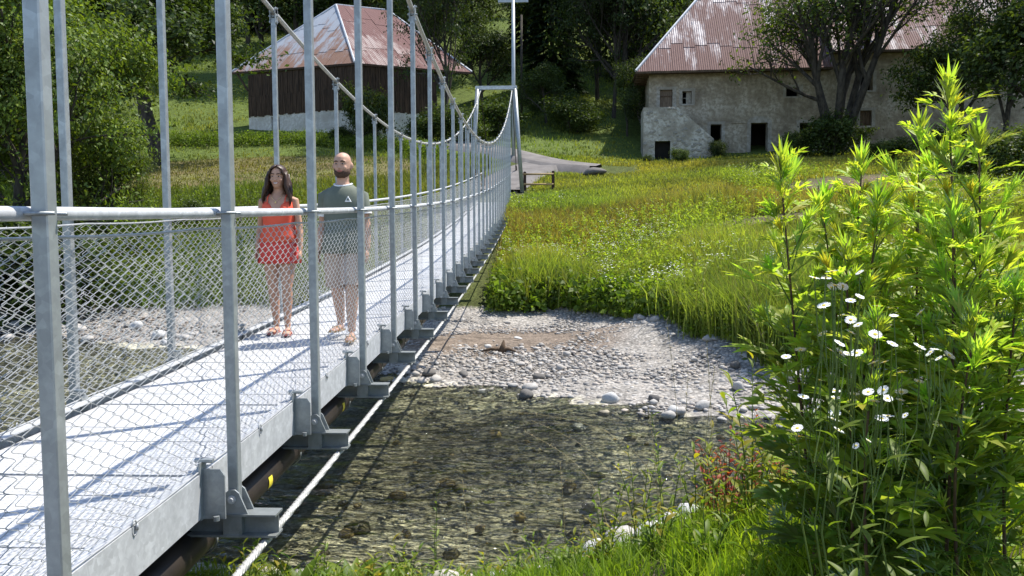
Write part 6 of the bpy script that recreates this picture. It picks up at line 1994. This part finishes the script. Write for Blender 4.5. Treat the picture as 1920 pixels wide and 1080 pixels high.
# the man
root, k, zc, hk, (sh, el, wr) = person(648, 636, 'bald bearded man in an olive t-shirt with white trim', 1.775, True, -.05)
rings_ = [ring(0, .008, 1.478 * k, .082, .076, 36, lambda a: -.025 * front(a)), ring(0, .006, 1.452 * k, .115, .090, 36, lambda a: -.012 * front(a)), ring(0, .003, 1.412 * k, .168, .106, 36), ring(0, -.002, 1.355 * k, .194, .124, 36), ring(0, -.006, 1.27 * k, .192, .132, 36), ring(0, -.004, 1.18 * k, .188, .126, 36, None, .012, 7), ring(0, 0, 1.05 * k, .188, .134, 36, None, .02, 7), ring(0, 0, .93 * k, .208, .150, 36, None, .02, 7, .6), ring(0, 0, .82 * k, .218, .160, 36, None, .025, 7, .9)]
shirt = shell(rings_, 't_shirt', M['olive'], root, .005)
mb = MB(); mb.tube([(.084 * math.cos(a), .008 + .079 * math.sin(a), 1.477 * k - .025 * front(a)) for a in np.linspace(0, 2 * math.pi, 25)], .009, 6, caps=False)
mb.build('collar', M['trim'], root, smooth=True)
for s in (-1, 1):
    S_, E_ = Vector((s * sh[0], sh[1], sh[2])) * k, Vector((s * el[0], el[1] - .04 * s, el[2])) * k
    mb = MB(); mb.tube([S_ + Vector((-s * .10, 0, -.005)), S_ + Vector((-s * .045, 0, .004)), S_ + Vector((s * .008, 0, -.022)), S_.lerp(E_, .35), S_.lerp(E_, .66)], [.05, .066, .070, .068, .068], 16, caps=False)
    mb.build('sleeve', M['olive'], root, smooth=True)
    mb = MB(); mb.tube([S_.lerp(E_, .60), S_.lerp(E_, .69)], [.0705, .0705], 16, caps=False)
    mb.build('sleeve_cuff', M['trim'], root, smooth=True)
    fw_ = -.16 * s
    Hp, Kn = Vector((s * .085, 0, .88)) * k, Vector((s * .10, -.02 + fw_ * .55, .50)) * k
    mb = MB(); mb.tube([Hp, Hp.lerp(Kn, .3), Hp.lerp(Kn, .65), Hp.lerp(Kn, .98)], [.10, .112, .108, .104], 14, caps=False)
    mb.build('shorts_leg', M['beige'], root, smooth=True)
# emblem on the chest: a white triangle with a dark notch
mb = MB()
ex, ez, ey = .085, 1.325 * k, -.131
tri = lambda s_, dy: [(ex - .030 * s_, ey + dy, ez - .024 * s_), (ex + .030 * s_, ey + dy + .004, ez - .024 * s_), (ex, ey + dy + .002, ez + .030 * s_)]
mb.add(tri(1, 0) + tri(1, .012), [(0, 1, 2), (5, 4, 3), (0, 3, 4, 1), (1, 4, 5, 2), (2, 5, 3, 0)])
em = mb.build('emblem', M['trim'], shirt)
mb = MB(); mb.add(tri(.48, -.002) + tri(.48, .004), [(0, 1, 2), (5, 4, 3), (0, 3, 4, 1), (1, 4, 5, 2), (2, 5, 3, 0)])
em2 = mb.build('emblem_notch', M['olive'], root)
em.parent = root; em2.parent = em
# beard: jaw, chin and moustache
rows = []
for z, c, rx, ry in head_rings(zc, hk, 1.08)[:4]:
    half = 92 if z > zc - .05 else 110
    rows.append([((1.02 * rx + .001) * k * math.cos(a), (c + (1.02 * ry + .001) * math.sin(a)) * k, (z - .002) * k) for a in np.linspace(R(-90 - half), R(-90 + half), 24)])
q = []
z, c, rx, ry = head_rings(zc, hk, 1.08)[3]
for a in np.linspace(R(-182), R(2), 24):
    ce = max(0, math.cos(a + math.pi / 2)) ** 6
    q.append((1.02 * rx * k * math.cos(a), (c + 1.02 * ry * math.sin(a)) * k, (z - .012 - .024 * ce + .02 * max(0, -math.cos(2 * (a + math.pi / 2)))) * k))
rows[3] = q
patch(rows, 'beard', M['beard'], root, .004)
